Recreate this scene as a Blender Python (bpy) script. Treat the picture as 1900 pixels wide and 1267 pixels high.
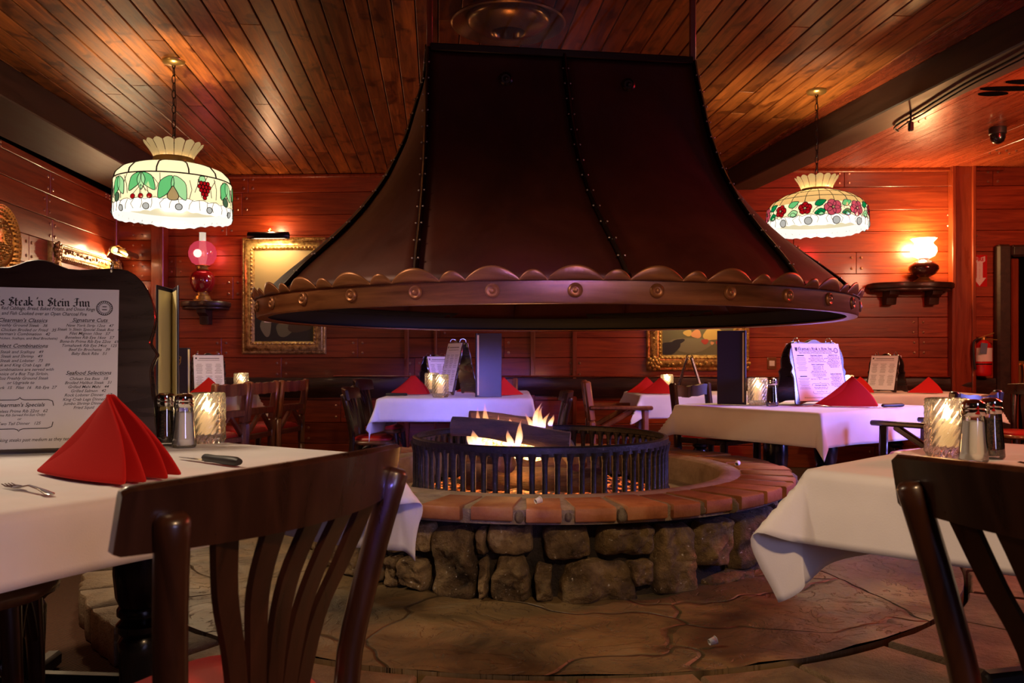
import bpy, bmesh, math, random
from mathutils import Vector, Matrix, noise
PI = math.pi
SC = bpy.context.scene
COL = SC.collection
for o in list(bpy.data.objects):
    bpy.data.objects.remove(o)

# ------------------------------------------------------------------ camera
F, HOR, HC = 1580.0, 667.0, 1.03          # focal length in photo pixels, horizon row, eye height
cam_d = bpy.data.cameras.new('camera')
cam = bpy.data.objects.new('camera', cam_d)
COL.objects.link(cam)
cam.location = (0, 0, HC)
cam.rotation_euler = (PI/2, 0, 0)
cam_d.sensor_width = 36.0
cam_d.lens = 36.0*F/1900.0
cam_d.shift_y = (HOR-633.5)/1900.0
cam_d.clip_start = 0.05
cam_d.dof.use_dof = True
cam_d.dof.focus_distance = 3.4
cam_d.dof.aperture_fstop = 8.0
SC.camera = cam
vs = SC.view_settings
vs.view_transform = 'Standard'
vs.look = 'None'
vs.gamma = 1.0
vs.use_curve_mapping = False
vs.exposure = 0.0

def P(px, py, d):
    return Vector(((px-950)*d/F, d, HC+(HOR-py)*d/F))

# ------------------------------------------------------------------ world and room light
W = bpy.data.worlds.new('world')
SC.world = W
W.use_nodes = True
W.node_tree.nodes['Background'].inputs[0].default_value = (0.55, 0.32, 0.22, 1)
W.node_tree.nodes['Background'].inputs[1].default_value = 0.012

def lamp(name, kind, loc, energy, color, size=0.1, target=None, size_y=None, spot=None, blend=0.5, spread=None):
    d = bpy.data.lights.new(name, kind)
    d.energy = energy
    d.color = color
    if kind == 'AREA':
        d.size = size
        if size_y:
            d.shape = 'RECTANGLE'
            d.size_y = size_y
        if spread:
            d.spread = spread
    else:
        d.shadow_soft_size = size
    if kind == 'SPOT':
        d.spot_size = spot
        d.spot_blend = blend
    o = bpy.data.objects.new(name, d)
    COL.objects.link(o)
    o.location = loc
    if target is not None:
        o.rotation_euler = (Vector(target)-Vector(loc)).to_track_quat('-Z', 'Y').to_euler()
    return o

WARM = (1.0, 0.62, 0.32)
BLUE = (0.28, 0.26, 1.0)
# daylight through the doorway out of frame on the right, and through the entrance behind the camera
lamp('daylight_right', 'AREA', (5.2, 3.3, 1.55), 35, BLUE, 0.9, (2.1, 4.7, 0.85), 1.6, spread=0.85)
lamp('daylight_door', 'AREA', (2.4, -2.6, 1.6), 6.0, (0.62, 0.56, 1.0), 1.0, (-0.9, 2.4, 0.9), 1.4, spread=1.2)
lamp('daylight_entrance', 'AREA', (0.5, -3.0, 1.45), 2.6, (0.24, 0.20, 1.0), 0.5, (-0.35, 6.2, 0.72), 0.4, spread=0.16)
# ceiling lamps over the tables behind the camera and beside it, plus added fill
lamp('lamp_over_left_table', 'SPOT', (-1.95, 2.65, 2.35), 95, (1.0, 0.74, 0.50), 0.12, (-1.0, 2.2, 0.7), spot=2.0, blend=0.6)
lamp('fill_left_wall', 'POINT', (-2.7, 3.7, 2.1), 13, WARM, 0.14)  # added fill without a fixture, brightens the brass plate and left ceiling
lamp('lamp_behind_right', 'SPOT', (0.8, -0.3, 2.5), 205, WARM, 0.10, (0.35, 2.3, 0.0), spot=1.3, blend=0.8)
lamp('lamp_side_right', 'POINT', (4.2, 4.9, 2.1), 80, (1.0, 0.58, 0.32), 0.14)
lamp('red_lamp', 'POINT', (3.75, 4.2, 2.45), 130, (1.0, 0.02, 0.02), 0.12)  # unseen red lamp off to the right, reddens the bay ceiling

# ------------------------------------------------------------------ mesh builder
def catmull(pts, n=4, closed=False):
    pts = [Vector(p) for p in pts]
    out = []
    N = len(pts)
    rng = range(N if closed else N-1)
    for i in rng:
        if closed:
            a, b, c, d = pts[(i-1) % N], pts[i], pts[(i+1) % N], pts[(i+2) % N]
        else:
            a, b, c, d = pts[max(i-1, 0)], pts[i], pts[i+1], pts[min(i+2, N-1)]
        for k in range(n):
            t = k/n
            out.append(0.5*((2*b)+(c-a)*t+(2*a-5*b+4*c-d)*t*t+(3*b-a-3*c+d)*t**3))
    if not closed:
        out.append(pts[-1])
    return out

class MB:
    def __init__(s):
        s.v, s.f, s.m, s.t = [], [], [], []
    def add(s, verts, faces, m=0, t=0.5, T=None):
        o = len(s.v)
        for p in verts:
            p = Vector(p)
            s.v.append(T @ p if T is not None else p)
            s.t.append(t)
        for f in faces:
            s.f.append([i+o for i in f])
            s.m.append(m)
    def box(s, c, d, m=0, t=0.5, T=None, ch=0.0):
        x, y, z = d[0]/2, d[1]/2, d[2]/2
        vs_ = []
        if ch <= 0:
            for sx in (-1, 1):
                for sy in (-1, 1):
                    for sz in (-1, 1):
                        vs_.append((c[0]+sx*x, c[1]+sy*y, c[2]+sz*z))
            fs = [(0, 1, 3, 2), (4, 6, 7, 5), (0, 4, 5, 1), (2, 3, 7, 6), (0, 2, 6, 4), (1, 5, 7, 3)]
            s.add(vs_, fs, m, t, T)
        else:
            # chamfered box: 24 vertices
            idx = {}
            for ax in range(3):
                for sx in (-1, 1):
                    for sy in (-1, 1):
                        for sz in (-1, 1):
                            q = [sx*(x-ch), sy*(y-ch), sz*(z-ch)]
                            q[ax] = (sx, sy, sz)[ax]*(x, y, z)[ax]
                            idx[(ax, sx, sy, sz)] = len(vs_)
                            vs_.append((c[0]+q[0], c[1]+q[1], c[2]+q[2]))
            fs = []
            S = (-1, 1)
            for a in S:
                fs.append([idx[(0, a, p, q)] for p, q in ((-1, -1), (1, -1), (1, 1), (-1, 1))])
                fs.append([idx[(1, p, a, q)] for p, q in ((-1, -1), (1, -1), (1, 1), (-1, 1))])
                fs.append([idx[(2, p, q, a)] for p, q in ((-1, -1), (1, -1), (1, 1), (-1, 1))])
            for a in S:
                for b in S:
                    fs.append([idx[(0, a, b, -1)], idx[(0, a, b, 1)], idx[(1, a, b, 1)], idx[(1, a, b, -1)]])
                    fs.append([idx[(0, a, -1, b)], idx[(0, a, 1, b)], idx[(2, a, 1, b)], idx[(2, a, -1, b)]])
                    fs.append([idx[(1, -1, a, b)], idx[(1, 1, a, b)], idx[(2, 1, a, b)], idx[(2, -1, a, b)]])
                    for e in S:
                        fs.append([idx[(0, a, b, e)], idx[(1, a, b, e)], idx[(2, a, b, e)]])
            s.add(vs_, fs, m, t, T)
    def bar(s, a, b, w, h, m=0, t=0.5, up=(0, 0, 1), ch=0.0, T=None):
        a, b = Vector(a), Vector(b)
        d = b-a
        L = d.length
        z = d.normalized()
        u = Vector(up)
        x = u.cross(z)
        if x.length < 1e-4:
            x = Vector((1, 0, 0)).cross(z)
        x.normalize()
        y = z.cross(x)
        M = Matrix((x, y, z)).transposed().to_4x4()
        M.translation = (a+b)/2
        if T is not None:
            M = T @ M
        s.box((0, 0, 0), (w, h, L), m, t, M, ch)
    def rings(s, rings, m=0, t=0.5, T=None, cap=True, closed=False):
        n = len(rings[0])
        vs_ = [p for r in rings for p in r]
        fs = []
        R = len(rings)
        for i in range(R if closed else R-1):
            j = (i+1) % R
            for k in range(n):
                l = (k+1) % n
                fs.append((i*n+k, i*n+l, j*n+l, j*n+k))
        if cap and not closed:
            fs.append(tuple(range(n))[::-1])
            fs.append(tuple((R-1)*n+k for k in range(n)))
        s.add(vs_, fs, m, t, T)
    def tube(s, pts, r, n=8, m=0, t=0.5, T=None, cap=True, closed=False, flat=1.0):
        pts = [Vector(p) for p in pts]
        N = len(pts)
        rr = r if isinstance(r, (list, tuple)) else [r]*N
        rings = []
        px = None
        for i, p in enumerate(pts):
            if closed:
                d = pts[(i+1) % N]-pts[(i-1) % N]
            else:
                d = pts[min(i+1, N-1)]-pts[max(i-1, 0)]
            if d.length < 1e-9:
                d = Vector((0, 0, 1))
            d.normalize()
            if px is None:
                a = Vector((0, 0, 1)) if abs(d.z) < 0.9 else Vector((1, 0, 0))
                px = d.cross(a).normalized()
            else:
                px = (px-d*px.dot(d))
                if px.length < 1e-6:
                    px = d.orthogonal()
                px.normalize()
            py = d.cross(px)
            rings.append([p+rr[i]*(px*math.cos(2*PI*k/n)+py*math.sin(2*PI*k/n)*flat) for k in range(n)])
        s.rings(rings, m, t, T, cap, closed)
    def lathe(s, prof, n=24, m=0, t=0.5, T=None, cap=True, wob=None):
        rings = []
        for r, z in prof:
            row = []
            for k in range(n):
                a = 2*PI*k/n
                q = wob(a, r, z) if wob else r
                row.append((q*math.cos(a), q*math.sin(a), z))
            rings.append(row)
        s.rings(rings, m, t, T, cap)
    def prism(s, out, z0, z1, m=0, t=0.5, T=None, bev=0.0):
        n = len(out)
        cx = sum(p[0] for p in out)/n
        cy = sum(p[1] for p in out)/n
        def ring(z, k):
            if k == 0:
                return [(p[0], p[1], z) for p in out]
            res = []
            for p in out:
                d = math.hypot(p[0]-cx, p[1]-cy) or 1
                q = max(0.0, (d-k)/d)
                res.append((cx+(p[0]-cx)*q, cy+(p[1]-cy)*q, z))
            return res
        if bev > 0:
            s.rings([ring(z0, bev), ring(z0+bev, 0), ring(z1-bev, 0), ring(z1, bev)], m, t, T)
        else:
            s.rings([ring(z0, 0), ring(z1, 0)], m, t, T)
    def grid(s, fn, nu, nv, m=0, t=0.5, T=None, cu=False, cv=False):
        vs_, fs = [], []
        U = nu if cu else nu+1
        V = nv if cv else nv+1
        for i in range(U):
            for j in range(V):
                vs_.append(fn(i/nu, j/nv))
        for i in range(nu):
            for j in range(nv):
                a, b = i, (i+1) % U
                c, d = j, (j+1) % V
                fs.append((a*V+c, b*V+c, b*V+d, a*V+d))
        s.add(vs_, fs, m, t, T)
    def ball(s, c, r, n=8, m=0, t=0.5, T=None, sc=(1, 1, 1)):
        vs_, fs = [], []
        k = max(4, n//2)
        for i in range(1, k):
            th = PI*i/k
            for j in range(n):
                a = 2*PI*j/n
                vs_.append((c[0]+r*sc[0]*math.sin(th)*math.cos(a), c[1]+r*sc[1]*math.sin(th)*math.sin(a), c[2]+r*sc[2]*math.cos(th)))
        for i in range(k-2):
            for j in range(n):
                l = (j+1) % n
                fs.append((i*n+j, i*n+l, (i+1)*n+l, (i+1)*n+j))
        top, bot = len(vs_), len(vs_)+1
        vs_.append((c[0], c[1], c[2]+r*sc[2]))
        vs_.append((c[0], c[1], c[2]-r*sc[2]))
        for j in range(n):
            l = (j+1) % n
            fs.append((top, l, j))
            fs.append((bot, (k-2)*n+j, (k-2)*n+l))
        s.add(vs_, fs, m, t, T)
    def build(s, name, mats, parent=None, loc=None, rotz=0.0, smooth=40, sub=0, solid=0.0):
        me = bpy.data.meshes.new(name)
        me.from_pydata([tuple(p) for p in s.v], [], s.f)
        if not isinstance(mats, (list, tuple)):
            mats = [mats]
        for q in mats:
            me.materials.append(q)
        for p, mi in zip(me.polygons, s.m):
            p.material_index = mi
        at = me.attributes.new('tint', 'FLOAT', 'POINT')
        at.data.foreach_set('value', s.t)
        bm = bmesh.new()
        bm.from_mesh(me)
        bmesh.ops.recalc_face_normals(bm, faces=bm.faces)
        bm.to_mesh(me)
        bm.free()
        if smooth:
            for p in me.polygons:
                p.use_smooth = True
            me.set_sharp_from_angle(angle=math.radians(smooth))
        o = bpy.data.objects.new(name, me)
        COL.objects.link(o)
        if parent is not None:
            o.parent = parent
        if loc is not None:
            o.location = loc
        o.rotation_euler = (0, 0, rotz)
        if solid:
            md = o.modifiers.new('thick', 'SOLIDIFY')
            md.thickness = solid
            md.offset = 0
        if sub:
            md = o.modifiers.new('sub', 'SUBSURF')
            md.levels = sub
            md.render_levels = sub
        return o

def thing(name, label, cat, loc=(0, 0, 0), rotz=0.0, group=None):
    o = bpy.data.objects.new(name, None)
    COL.objects.link(o)
    o.empty_display_size = 0.1
    o.location = loc
    o.rotation_euler = (0, 0, rotz)
    return tag(o, label, cat, group)

def tag(o, label, cat, group=None):
    o['label'] = label
    o['category'] = cat
    if group:
        o['group'] = group
    return o

def struct(o):
    o['kind'] = 'structure'
    return o

def dup(root, loc, rotz, label=None, group=None, scale=None):
    r = root.copy()
    COL.objects.link(r)
    r.location = loc
    r.rotation_euler = (0, 0, rotz)
    if label:
        r['label'] = label
    if group:
        r['group'] = group
    if scale:
        r.scale = (scale, scale, scale)
    for ch in list(root.children):
        c = ch.copy()
        COL.objects.link(c)
        c.parent = r
        for g in list(ch.children):
            d = g.copy()
            COL.objects.link(d)
            d.parent = c
    return r

# ------------------------------------------------------------------ materials
class NT:
    def __init__(s, name):
        s.mat = bpy.data.materials.new(name)
        s.mat.use_nodes = True
        s.nt = s.mat.node_tree
        s.nt.nodes.clear()
        s.out = s.n('ShaderNodeOutputMaterial')
    def n(s, typ, **kw):
        x = s.nt.nodes.new(typ)
        for k, v in kw.items():
            setattr(x, k, v)
        return x
    def l(s, a, b):
        s.nt.links.new(a, b)
    def val(s, sock, v):
        if hasattr(v, 'is_linked') or isinstance(v, bpy.types.NodeSocket):
            s.l(v, sock)
        else:
            sock.default_value = v
    def math(s, op, a, b=0.0, c=0.0):
        x = s.n('ShaderNodeMath', operation=op)
        s.val(x.inputs[0], a)
        s.val(x.inputs[1], b)
        s.val(x.inputs[2], c)
        return x.outputs[0]
    def coord(s, scale=(1, 1, 1), kind='Object', rot=(0, 0, 0)):
        tc = s.n('ShaderNodeTexCoord')
        mp = s.n('ShaderNodeMapping')
        mp.inputs['Scale'].default_value = scale
        mp.inputs['Rotation'].default_value = rot
        s.l(tc.outputs[kind], mp.inputs[0])
        return mp.outputs[0]
    def noise(s, vec, scale=5, detail=4, rough=0.55, dist=0.0):
        x = s.n('ShaderNodeTexNoise')
        s.l(vec, x.inputs['Vector'])
        x.inputs['Scale'].default_value = scale
        x.inputs['Detail'].default_value = detail
        x.inputs['Roughness'].default_value = rough
        x.inputs['Distortion'].default_value = dist
        return x.outputs['Fac']
    def ramp(s, fac, stops):
        x = s.n('ShaderNodeValToRGB')
        el = x.color_ramp.elements
        while len(el) > len(stops):
            el.remove(el[-1])
        while len(el) < len(stops):
            el.new(0.5)
        for e, (p, c) in zip(el, stops):
            e.position = p
            e.color = (c[0], c[1], c[2], 1) if len(c) == 3 else c
        s.l(fac, x.inputs[0])
        return x.outputs[0]
    def mix(s, fac, a, b, mode='MIX'):
        x = s.n('ShaderNodeMix', data_type='RGBA', blend_type=mode)
        s.val(x.inputs[0], fac)
        for sock, v in ((x.inputs[6], a), (x.inputs[7], b)):
            if isinstance(v, (tuple, list)):
                sock.default_value = (v[0], v[1], v[2], 1)
            else:
                s.l(v, sock)
        return x.outputs[2]
    def tint(s, amount=0.5):
        a = s.n('ShaderNodeAttribute', attribute_name='tint')
        # 0..1 -> 1-amount .. 1+amount
        return s.math('MULTIPLY_ADD', a.outputs['Fac'], 2*amount, 1-amount)
    def bump(s, h, strength=0.3, dist=0.01):
        b = s.n('ShaderNodeBump')
        b.inputs['Strength'].default_value = strength
        b.inputs['Distance'].default_value = dist
        s.l(h, b.inputs['Height'])
        return b.outputs[0]
    def pbr(s, color, rough=0.5, metal=0.0, normal=None, coat=0.0, spec=None, emit=None, estr=0.0, trans=0.0, sheen=0.0, coat_rough=0.1):
        p = s.n('ShaderNodeBsdfPrincipled')
        if isinstance(color, (tuple, list)):
            p.inputs['Base Color'].default_value = (color[0], color[1], color[2], 1)
        else:
            s.l(color, p.inputs['Base Color'])
        s.val(p.inputs['Roughness'], rough)
        s.val(p.inputs['Metallic'], metal)
        p.inputs['Coat Weight'].default_value = coat
        p.inputs['Coat Roughness'].default_value = coat_rough
        p.inputs['Sheen Weight'].default_value = sheen
        if trans:
            p.inputs['Transmission Weight'].default_value = trans
        if spec is not None:
            p.inputs['Specular IOR Level'].default_value = spec
        if normal is not None:
            s.l(normal, p.inputs['Normal'])
        if emit is not None:
            if isinstance(emit, (tuple, list)):
                p.inputs['Emission Color'].default_value = (emit[0], emit[1], emit[2], 1)
            else:
                s.l(emit, p.inputs['Emission Color'])
            p.inputs['Emission Strength'].default_value = estr
        s.l(p.outputs[0], s.out.inputs[0])
        return p

def plain(name, color, rough=0.5, metal=0.0, **kw):
    k = NT(name)
    k.pbr(color, rough, metal, **kw)
    return k.mat

def wood(name, dark, light, stretch=(12, 1, 12), rough=0.35, coat=0.0, tint=0.35, knots=False, spec=0.5, bump=0.15, scale=2.2):
    k = NT(name)
    v = k.coord(stretch)
    # shift the grain per board with the tint attribute
    at = k.n('ShaderNodeAttribute', attribute_name='tint')
    off = k.n('ShaderNodeVectorMath', operation='ADD')
    k.l(v, off.inputs[0])
    sc = k.n('ShaderNodeVectorMath', operation='SCALE')
    sc.inputs[0].default_value = (37, 53, 41)
    k.l(at.outputs['Fac'], sc.inputs['Scale'])
    k.l(sc.outputs[0], off.inputs[1])
    v2 = off.outputs[0]
    n1 = k.noise(v2, scale, 7, 0.62, 0.9)
    c = k.ramp(n1, [(0.28, dark), (0.5, [(a+b)/2 for a, b in zip(dark, light)]), (0.72, light)])
    if knots:
        v3 = k.coord((3.2, 1.9, 3.2))
        off2 = k.n('ShaderNodeVectorMath', operation='ADD')
        k.l(v3, off2.inputs[0])
        k.l(sc.outputs[0], off2.inputs[1])
        n3 = k.noise(off2.outputs[0], 2.6, 3, 0.55, 0.6)
        kn = k.ramp(n3, [(0.0, (0.2, 0.15, 0.1)), (0.36, (0.4, 0.34, 0.3)), (0.46, (1, 1, 1))])
        c = k.mix(1.0, c, kn, 'MULTIPLY')
    tm = k.n('ShaderNodeVectorMath', operation='SCALE')
    k.l(c, tm.inputs[0])
    k.l(k.tint(tint), tm.inputs['Scale'])
    r = k.math('MULTIPLY_ADD', n1, 0.25, rough-0.12)
    k.pbr(tm.outputs[0], r, normal=k.bump(n1, bump, 0.006), coat=coat, spec=spec)
    return k.mat

M = {}
M['ceil'] = wood('pine_ceiling', (0.075, 0.017, 0.003), (0.44, 0.142, 0.028), (14, 0.9, 14), 0.34, 0.0, 0.42, True, 0.36)
M['wall'] = wood('mahogany_wall', (0.13, 0.014, 0.003), (0.34, 0.055, 0.010), (0.9, 12, 12), 0.36, 0.15, 0.22, False, 0.45)
M['walltrim'] = wood('mahogany_trim', (0.15, 0.02, 0.006), (0.28, 0.05, 0.013), (10, 10, 0.9), 0.3, 0.2, 0.1)
M['beam'] = wood('dark_beam', (0.015, 0.007, 0.004), (0.05, 0.024, 0.013), (10, 0.8, 10), 0.5, 0.0, 0.1)
M['bay'] = wood('red_bay_ceiling', (0.16, 0.022, 0.008), (0.38, 0.075, 0.022), (9, 0.8, 9), 0.27, 0.25, 0.2)
M['rail'] = wood('live_edge_rail', (0.012, 0.005, 0.003), (0.06, 0.022, 0.01), (1.2, 6, 8), 0.4, 0.1, 0.2, bump=0.6)
M['chair'] = wood('walnut_chair', (0.011, 0.004, 0.002), (0.042, 0.0125, 0.005), (9, 9, 1.2), 0.3, 0.3, 0.15, bump=0.08)
M['rustic'] = wood('rustic_chair', (0.11, 0.030, 0.010), (0.32, 0.105, 0.034), (9, 9, 1.5), 0.34, 0.25, 0.25, bump=0.4)
M['seatwood'] = wood('polished_seat', (0.10, 0.035, 0.012), (0.22, 0.085, 0.028), (3, 3, 3), 0.22, 0.5, 0.1, bump=0.05)
M['black'] = plain('black_lacquer', (0.006, 0.005, 0.006), 0.25, coat=0.3)
M['board'] = wood('menu_board', (0.012, 0.005, 0.004), (0.04, 0.016, 0.010), (1.2, 8, 8), 0.28, 0.4, 0.1, bump=0.05)
M['iron'] = None
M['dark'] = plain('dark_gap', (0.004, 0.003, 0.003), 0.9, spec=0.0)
M['blackmetal'] = plain('black_metal', (0.012, 0.010, 0.010), 0.38, 0.6)
M['brass'] = plain('antique_brass', (0.52, 0.31, 0.09), 0.28, 0.75)
M['steel'] = plain('steel', (0.62, 0.6, 0.58), 0.16, 1.0)
M['chrome'] = plain('chrome', (0.7, 0.68, 0.66), 0.08, 1.0)
M['redvinyl'] = plain('red_vinyl', (0.38, 0.010, 0.008), 0.35, coat=0.1)
M['paper'] = plain('white_paper', (0.80, 0.79, 0.80), 0.6)
M['cream'] = plain('cream_paper', (0.75, 0.66, 0.34), 0.6)
M['ink'] = plain('ink', (0.02, 0.018, 0.022), 0.7)
M['greyink'] = plain('grey_print', (0.22, 0.2, 0.2), 0.7)
M['leather'] = plain('menu_leather', (0.016, 0.010, 0.022), 0.42, coat=0.05)
M['wax'] = plain('candle_wax', (0.85, 0.75, 0.55), 0.5, emit=(1.0, 0.55, 0.2), estr=0.6)
M['redpaint'] = plain('red_paint', (0.55, 0.012, 0.012), 0.25, coat=0.3)
M['whitepaint'] = plain('white_label', (0.75, 0.72, 0.68), 0.5)
M['salt'] = plain('salt', (0.72, 0.70, 0.68), 0.8)
M['rubber'] = plain('black_rubber', (0.01, 0.01, 0.01), 0.5)
M['lead'] = plain('lead_came', (0.012, 0.012, 0.010), 0.5, 0.3)

k = NT('pepper')
n = k.noise(k.coord((1, 1, 1)), 260, 2)
k.pbr(k.ramp(n, [(0.42, (0.008, 0.006, 0.005)), (0.62, (0.10, 0.06, 0.03))]), 0.8)
M['pepper'] = k.mat

k = NT('tablecloth_linen')
v = k.coord((1, 1, 1))
n = k.noise(v, 260, 2)
n2 = k.noise(v, 5, 3)
k.pbr(k.ramp(n2, [(0.3, (0.68, 0.66, 0.66)), (0.7, (0.76, 0.74, 0.74))]), 0.75, normal=k.bump(n, 0.12, 0.002), sheen=0.15)
M['linen'] = k.mat
k = NT('napkin_cloth')
n = k.noise(k.coord((1, 1, 1)), 420, 2)
k.pbr((0.50, 0.008, 0.006), 0.75, normal=k.bump(n, 0.15, 0.002), spec=0.25)
M['napkin'] = k.mat

k = NT('aged_copper')
v = k.coord((1, 1, 0.35))
n = k.noise(v, 2.3, 5, 0.6, 0.5)
n2 = k.noise(v, 14, 4)
n3 = k.noise(k.coord((1, 1, 0.2)), 30, 3)
c = k.ramp(n, [(0.3, (0.038, 0.006, 0.002)), (0.7, (0.085, 0.016, 0.006))])
k.pbr(c, k.math('MULTIPLY_ADD', n2, 0.25, 0.38), 0.3, normal=k.bump(n, 0.12, 0.03))
M['copper'] = k.mat
k = NT('band_copper')
v = k.coord((0.6, 0.6, 6))
n = k.noise(v, 4, 6, 0.6, 0.4)
c = k.ramp(n, [(0.25, (0.10, 0.033, 0.012)), (0.5, (0.24, 0.088, 0.030)), (0.8, (0.38, 0.15, 0.055))])
k.pbr(c, k.math('MULTIPLY_ADD', n, 0.25, 0.24), 0.55, normal=k.bump(k.noise(k.coord(), 3, 3), 0.1, 0.02))
M['band'] = k.mat
M['seam'] = plain('seam_copper', (0.045, 0.022, 0.014), 0.3, 0.9)
M['rivet'] = plain('rivet', (0.50, 0.38, 0.30), 0.3, 0.7)
M['bronze'] = plain('dark_bronze', (0.34, 0.23, 0.14), 0.27, 0.85)
M['wallrivet'] = plain('wall_rivet', (0.42, 0.22, 0.14), 0.3, 0.8)
M['soot'] = plain('sooted_copper', (0.010, 0.008, 0.006), 0.55, 0.3)

k = NT('cast_iron')
v = k.coord()
n = k.noise(v, 60, 5, 0.65)
c = k.ramp(n, [(0.35, (0.012, 0.010, 0.009)), (0.6, (0.03, 0.024, 0.022)), (0.78, (0.16, 0.14, 0.13))])
k.pbr(c, 0.45, 0.5, normal=k.bump(n, 0.5, 0.006))
M['iron'] = k.mat

def stone_mat(name, stops, scale=6, bump=0.6, rough=0.8, tint=0.35, spots=True, dist=0.02):
    k = NT(name)
    v = k.coord()
    n = k.noise(v, scale, 8, 0.65, 0.3)
    n2 = k.noise(v, scale*6, 5, 0.7)
    c = k.ramp(n, stops)
    if spots:
        w = k.ramp(k.noise(v, scale*9, 2, 0.5), [(0.69, (0, 0, 0)), (0.74, (1, 1, 1))])
        c = k.mix(w, c, (0.55, 0.5, 0.4))
    tm = k.n('ShaderNodeVectorMath', operation='SCALE')
    k.l(c, tm.inputs[0])
    k.l(k.tint(tint), tm.inputs['Scale'])
    n3 = k.noise(v, scale*17, 4, 0.7)
    h = k.math('MULTIPLY_ADD', n3, 0.35, k.math('MULTIPLY_ADD', n2, 0.7, n))
    k.pbr(tm.outputs[0], rough, normal=k.bump(h, bump, dist), spec=0.3)
    return k.mat
M['stone'] = stone_mat('rubble_stone', [(0.30, (0.030, 0.019, 0.010)), (0.44, (0.14, 0.092, 0.045)), (0.58, (0.28, 0.19, 0.09)), (0.74, (0.50, 0.40, 0.24))], 7, 1.0, dist=0.03)
M['mortar'] = stone_mat('dark_mortar', [(0.3, (0.012, 0.009, 0.007)), (0.7, (0.055, 0.04, 0.028))], 8, 0.9, spots=False)
M['grout'] = stone_mat('brick_grout', [(0.3, (0.20, 0.15, 0.10)), (0.7, (0.46, 0.37, 0.27))], 12, 0.8, spots=False)
M['brick'] = stone_mat('rim_brick', [(0.25, (0.17, 0.055, 0.020)), (0.5, (0.34, 0.13, 0.05)), (0.75, (0.44, 0.22, 0.11))], 7, 0.35, 0.55, 0.25, spots=False, dist=0.008)
M['concrete'] = stone_mat('pit_concrete', [(0.3, (0.22, 0.16, 0.10)), (0.7, (0.42, 0.33, 0.23))], 9, 0.4, spots=False)
M['step'] = stone_mat('step_stone', [(0.3, (0.10, 0.062, 0.033)), (0.55, (0.24, 0.165, 0.095)), (0.8, (0.36, 0.28, 0.19))], 5, 0.7, 0.55, 0.35, spots=False)

# flagstone: cleft slate slabs with irregular joints
k = NT('flagstone')
v = k.coord((1, 1, 0.0))
wv = k.n('ShaderNodeVectorMath', operation='ADD')
nz = k.n('ShaderNodeTexNoise')
nz.inputs['Scale'].default_value = 2.5
k.l(v, nz.inputs['Vector'])
sc = k.n('ShaderNodeVectorMath', operation='SCALE')
sc.inputs['Scale'].default_value = 0.35
k.l(nz.outputs['Color'], sc.inputs[0])
k.l(v, wv.inputs[0]); k.l(sc.outputs[0], wv.inputs[1])
vo = k.n('ShaderNodeTexVoronoi', feature='DISTANCE_TO_EDGE')
vo.inputs['Scale'].default_value = 1.25
k.l(wv.outputs[0], vo.inputs['Vector'])
vc = k.n('ShaderNodeTexVoronoi', feature='F1')
vc.inputs['Scale'].default_value = 1.25
k.l(wv.outputs[0], vc.inputs['Vector'])
n = k.noise(v, 2.2, 8, 0.66, 0.8)
n2 = k.noise(v, 5.5, 6, 0.6, 1.2)
c1 = k.ramp(n, [(0.30, (0.035, 0.022, 0.009)), (0.44, (0.12, 0.078, 0.032)), (0.58, (0.23, 0.145, 0.058)), (0.75, (0.26, 0.21, 0.115))])
sepc = k.n('ShaderNodeSeparateColor'); k.l(vc.outputs['Color'], sepc.inputs[0])
c2 = k.mix(k.math('MULTIPLY', sepc.outputs[0], 0.55), c1, (0.10, 0.095, 0.062))
joint = k.ramp(vo.outputs['Distance'], [(0.0, (0.45, 0.42, 0.38)), (0.012, (1, 1, 1))])
c3 = k.mix(1.0, c2, joint, 'MULTIPLY')
terr = k.ramp(n2, [(0.40, (0, 0, 0)), (0.43, (0.5, 0.5, 0.5)), (0.56, (0.55, 0.55, 0.55)), (0.58, (1, 1, 1))])
h = k.math('ADD', k.math('MULTIPLY', terr, 0.5), k.math('MULTIPLY', joint, 1.0))
h = k.math('ADD', h, k.math('MULTIPLY', n, 0.8))
k.pbr(c3, k.math('MULTIPLY_ADD', n2, 0.35, 0.32), normal=k.bump(h, 0.8, 0.028), spec=0.45)
M['flag'] = k.mat

k = NT('carpet')
v = k.coord((1, 1, 0), rot=(0, 0, 0.5))
wv = k.n('ShaderNodeTexWave')
wv.inputs['Scale'].default_value = 22
wv.inputs['Distortion'].default_value = 3
wv.inputs['Detail'].default_value = 2
k.l(v, wv.inputs['Vector'])
n = k.noise(v, 1.6, 3)
n2 = k.noise(v, 120, 2)
c = k.ramp(k.math('MULTIPLY_ADD', n2, 0.5, k.math('MULTIPLY', wv.outputs['Fac'], 0.5)), [(0.2, (0.030, 0.011, 0.005)), (0.7, (0.13, 0.048, 0.016))])
c = k.mix(k.math('MULTIPLY', n, 0.5), c, (0.05, 0.02, 0.008))
k.pbr(c, 0.95, normal=k.bump(wv.outputs['Fac'], 0.5, 0.01))
M['carpet'] = k.mat

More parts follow.
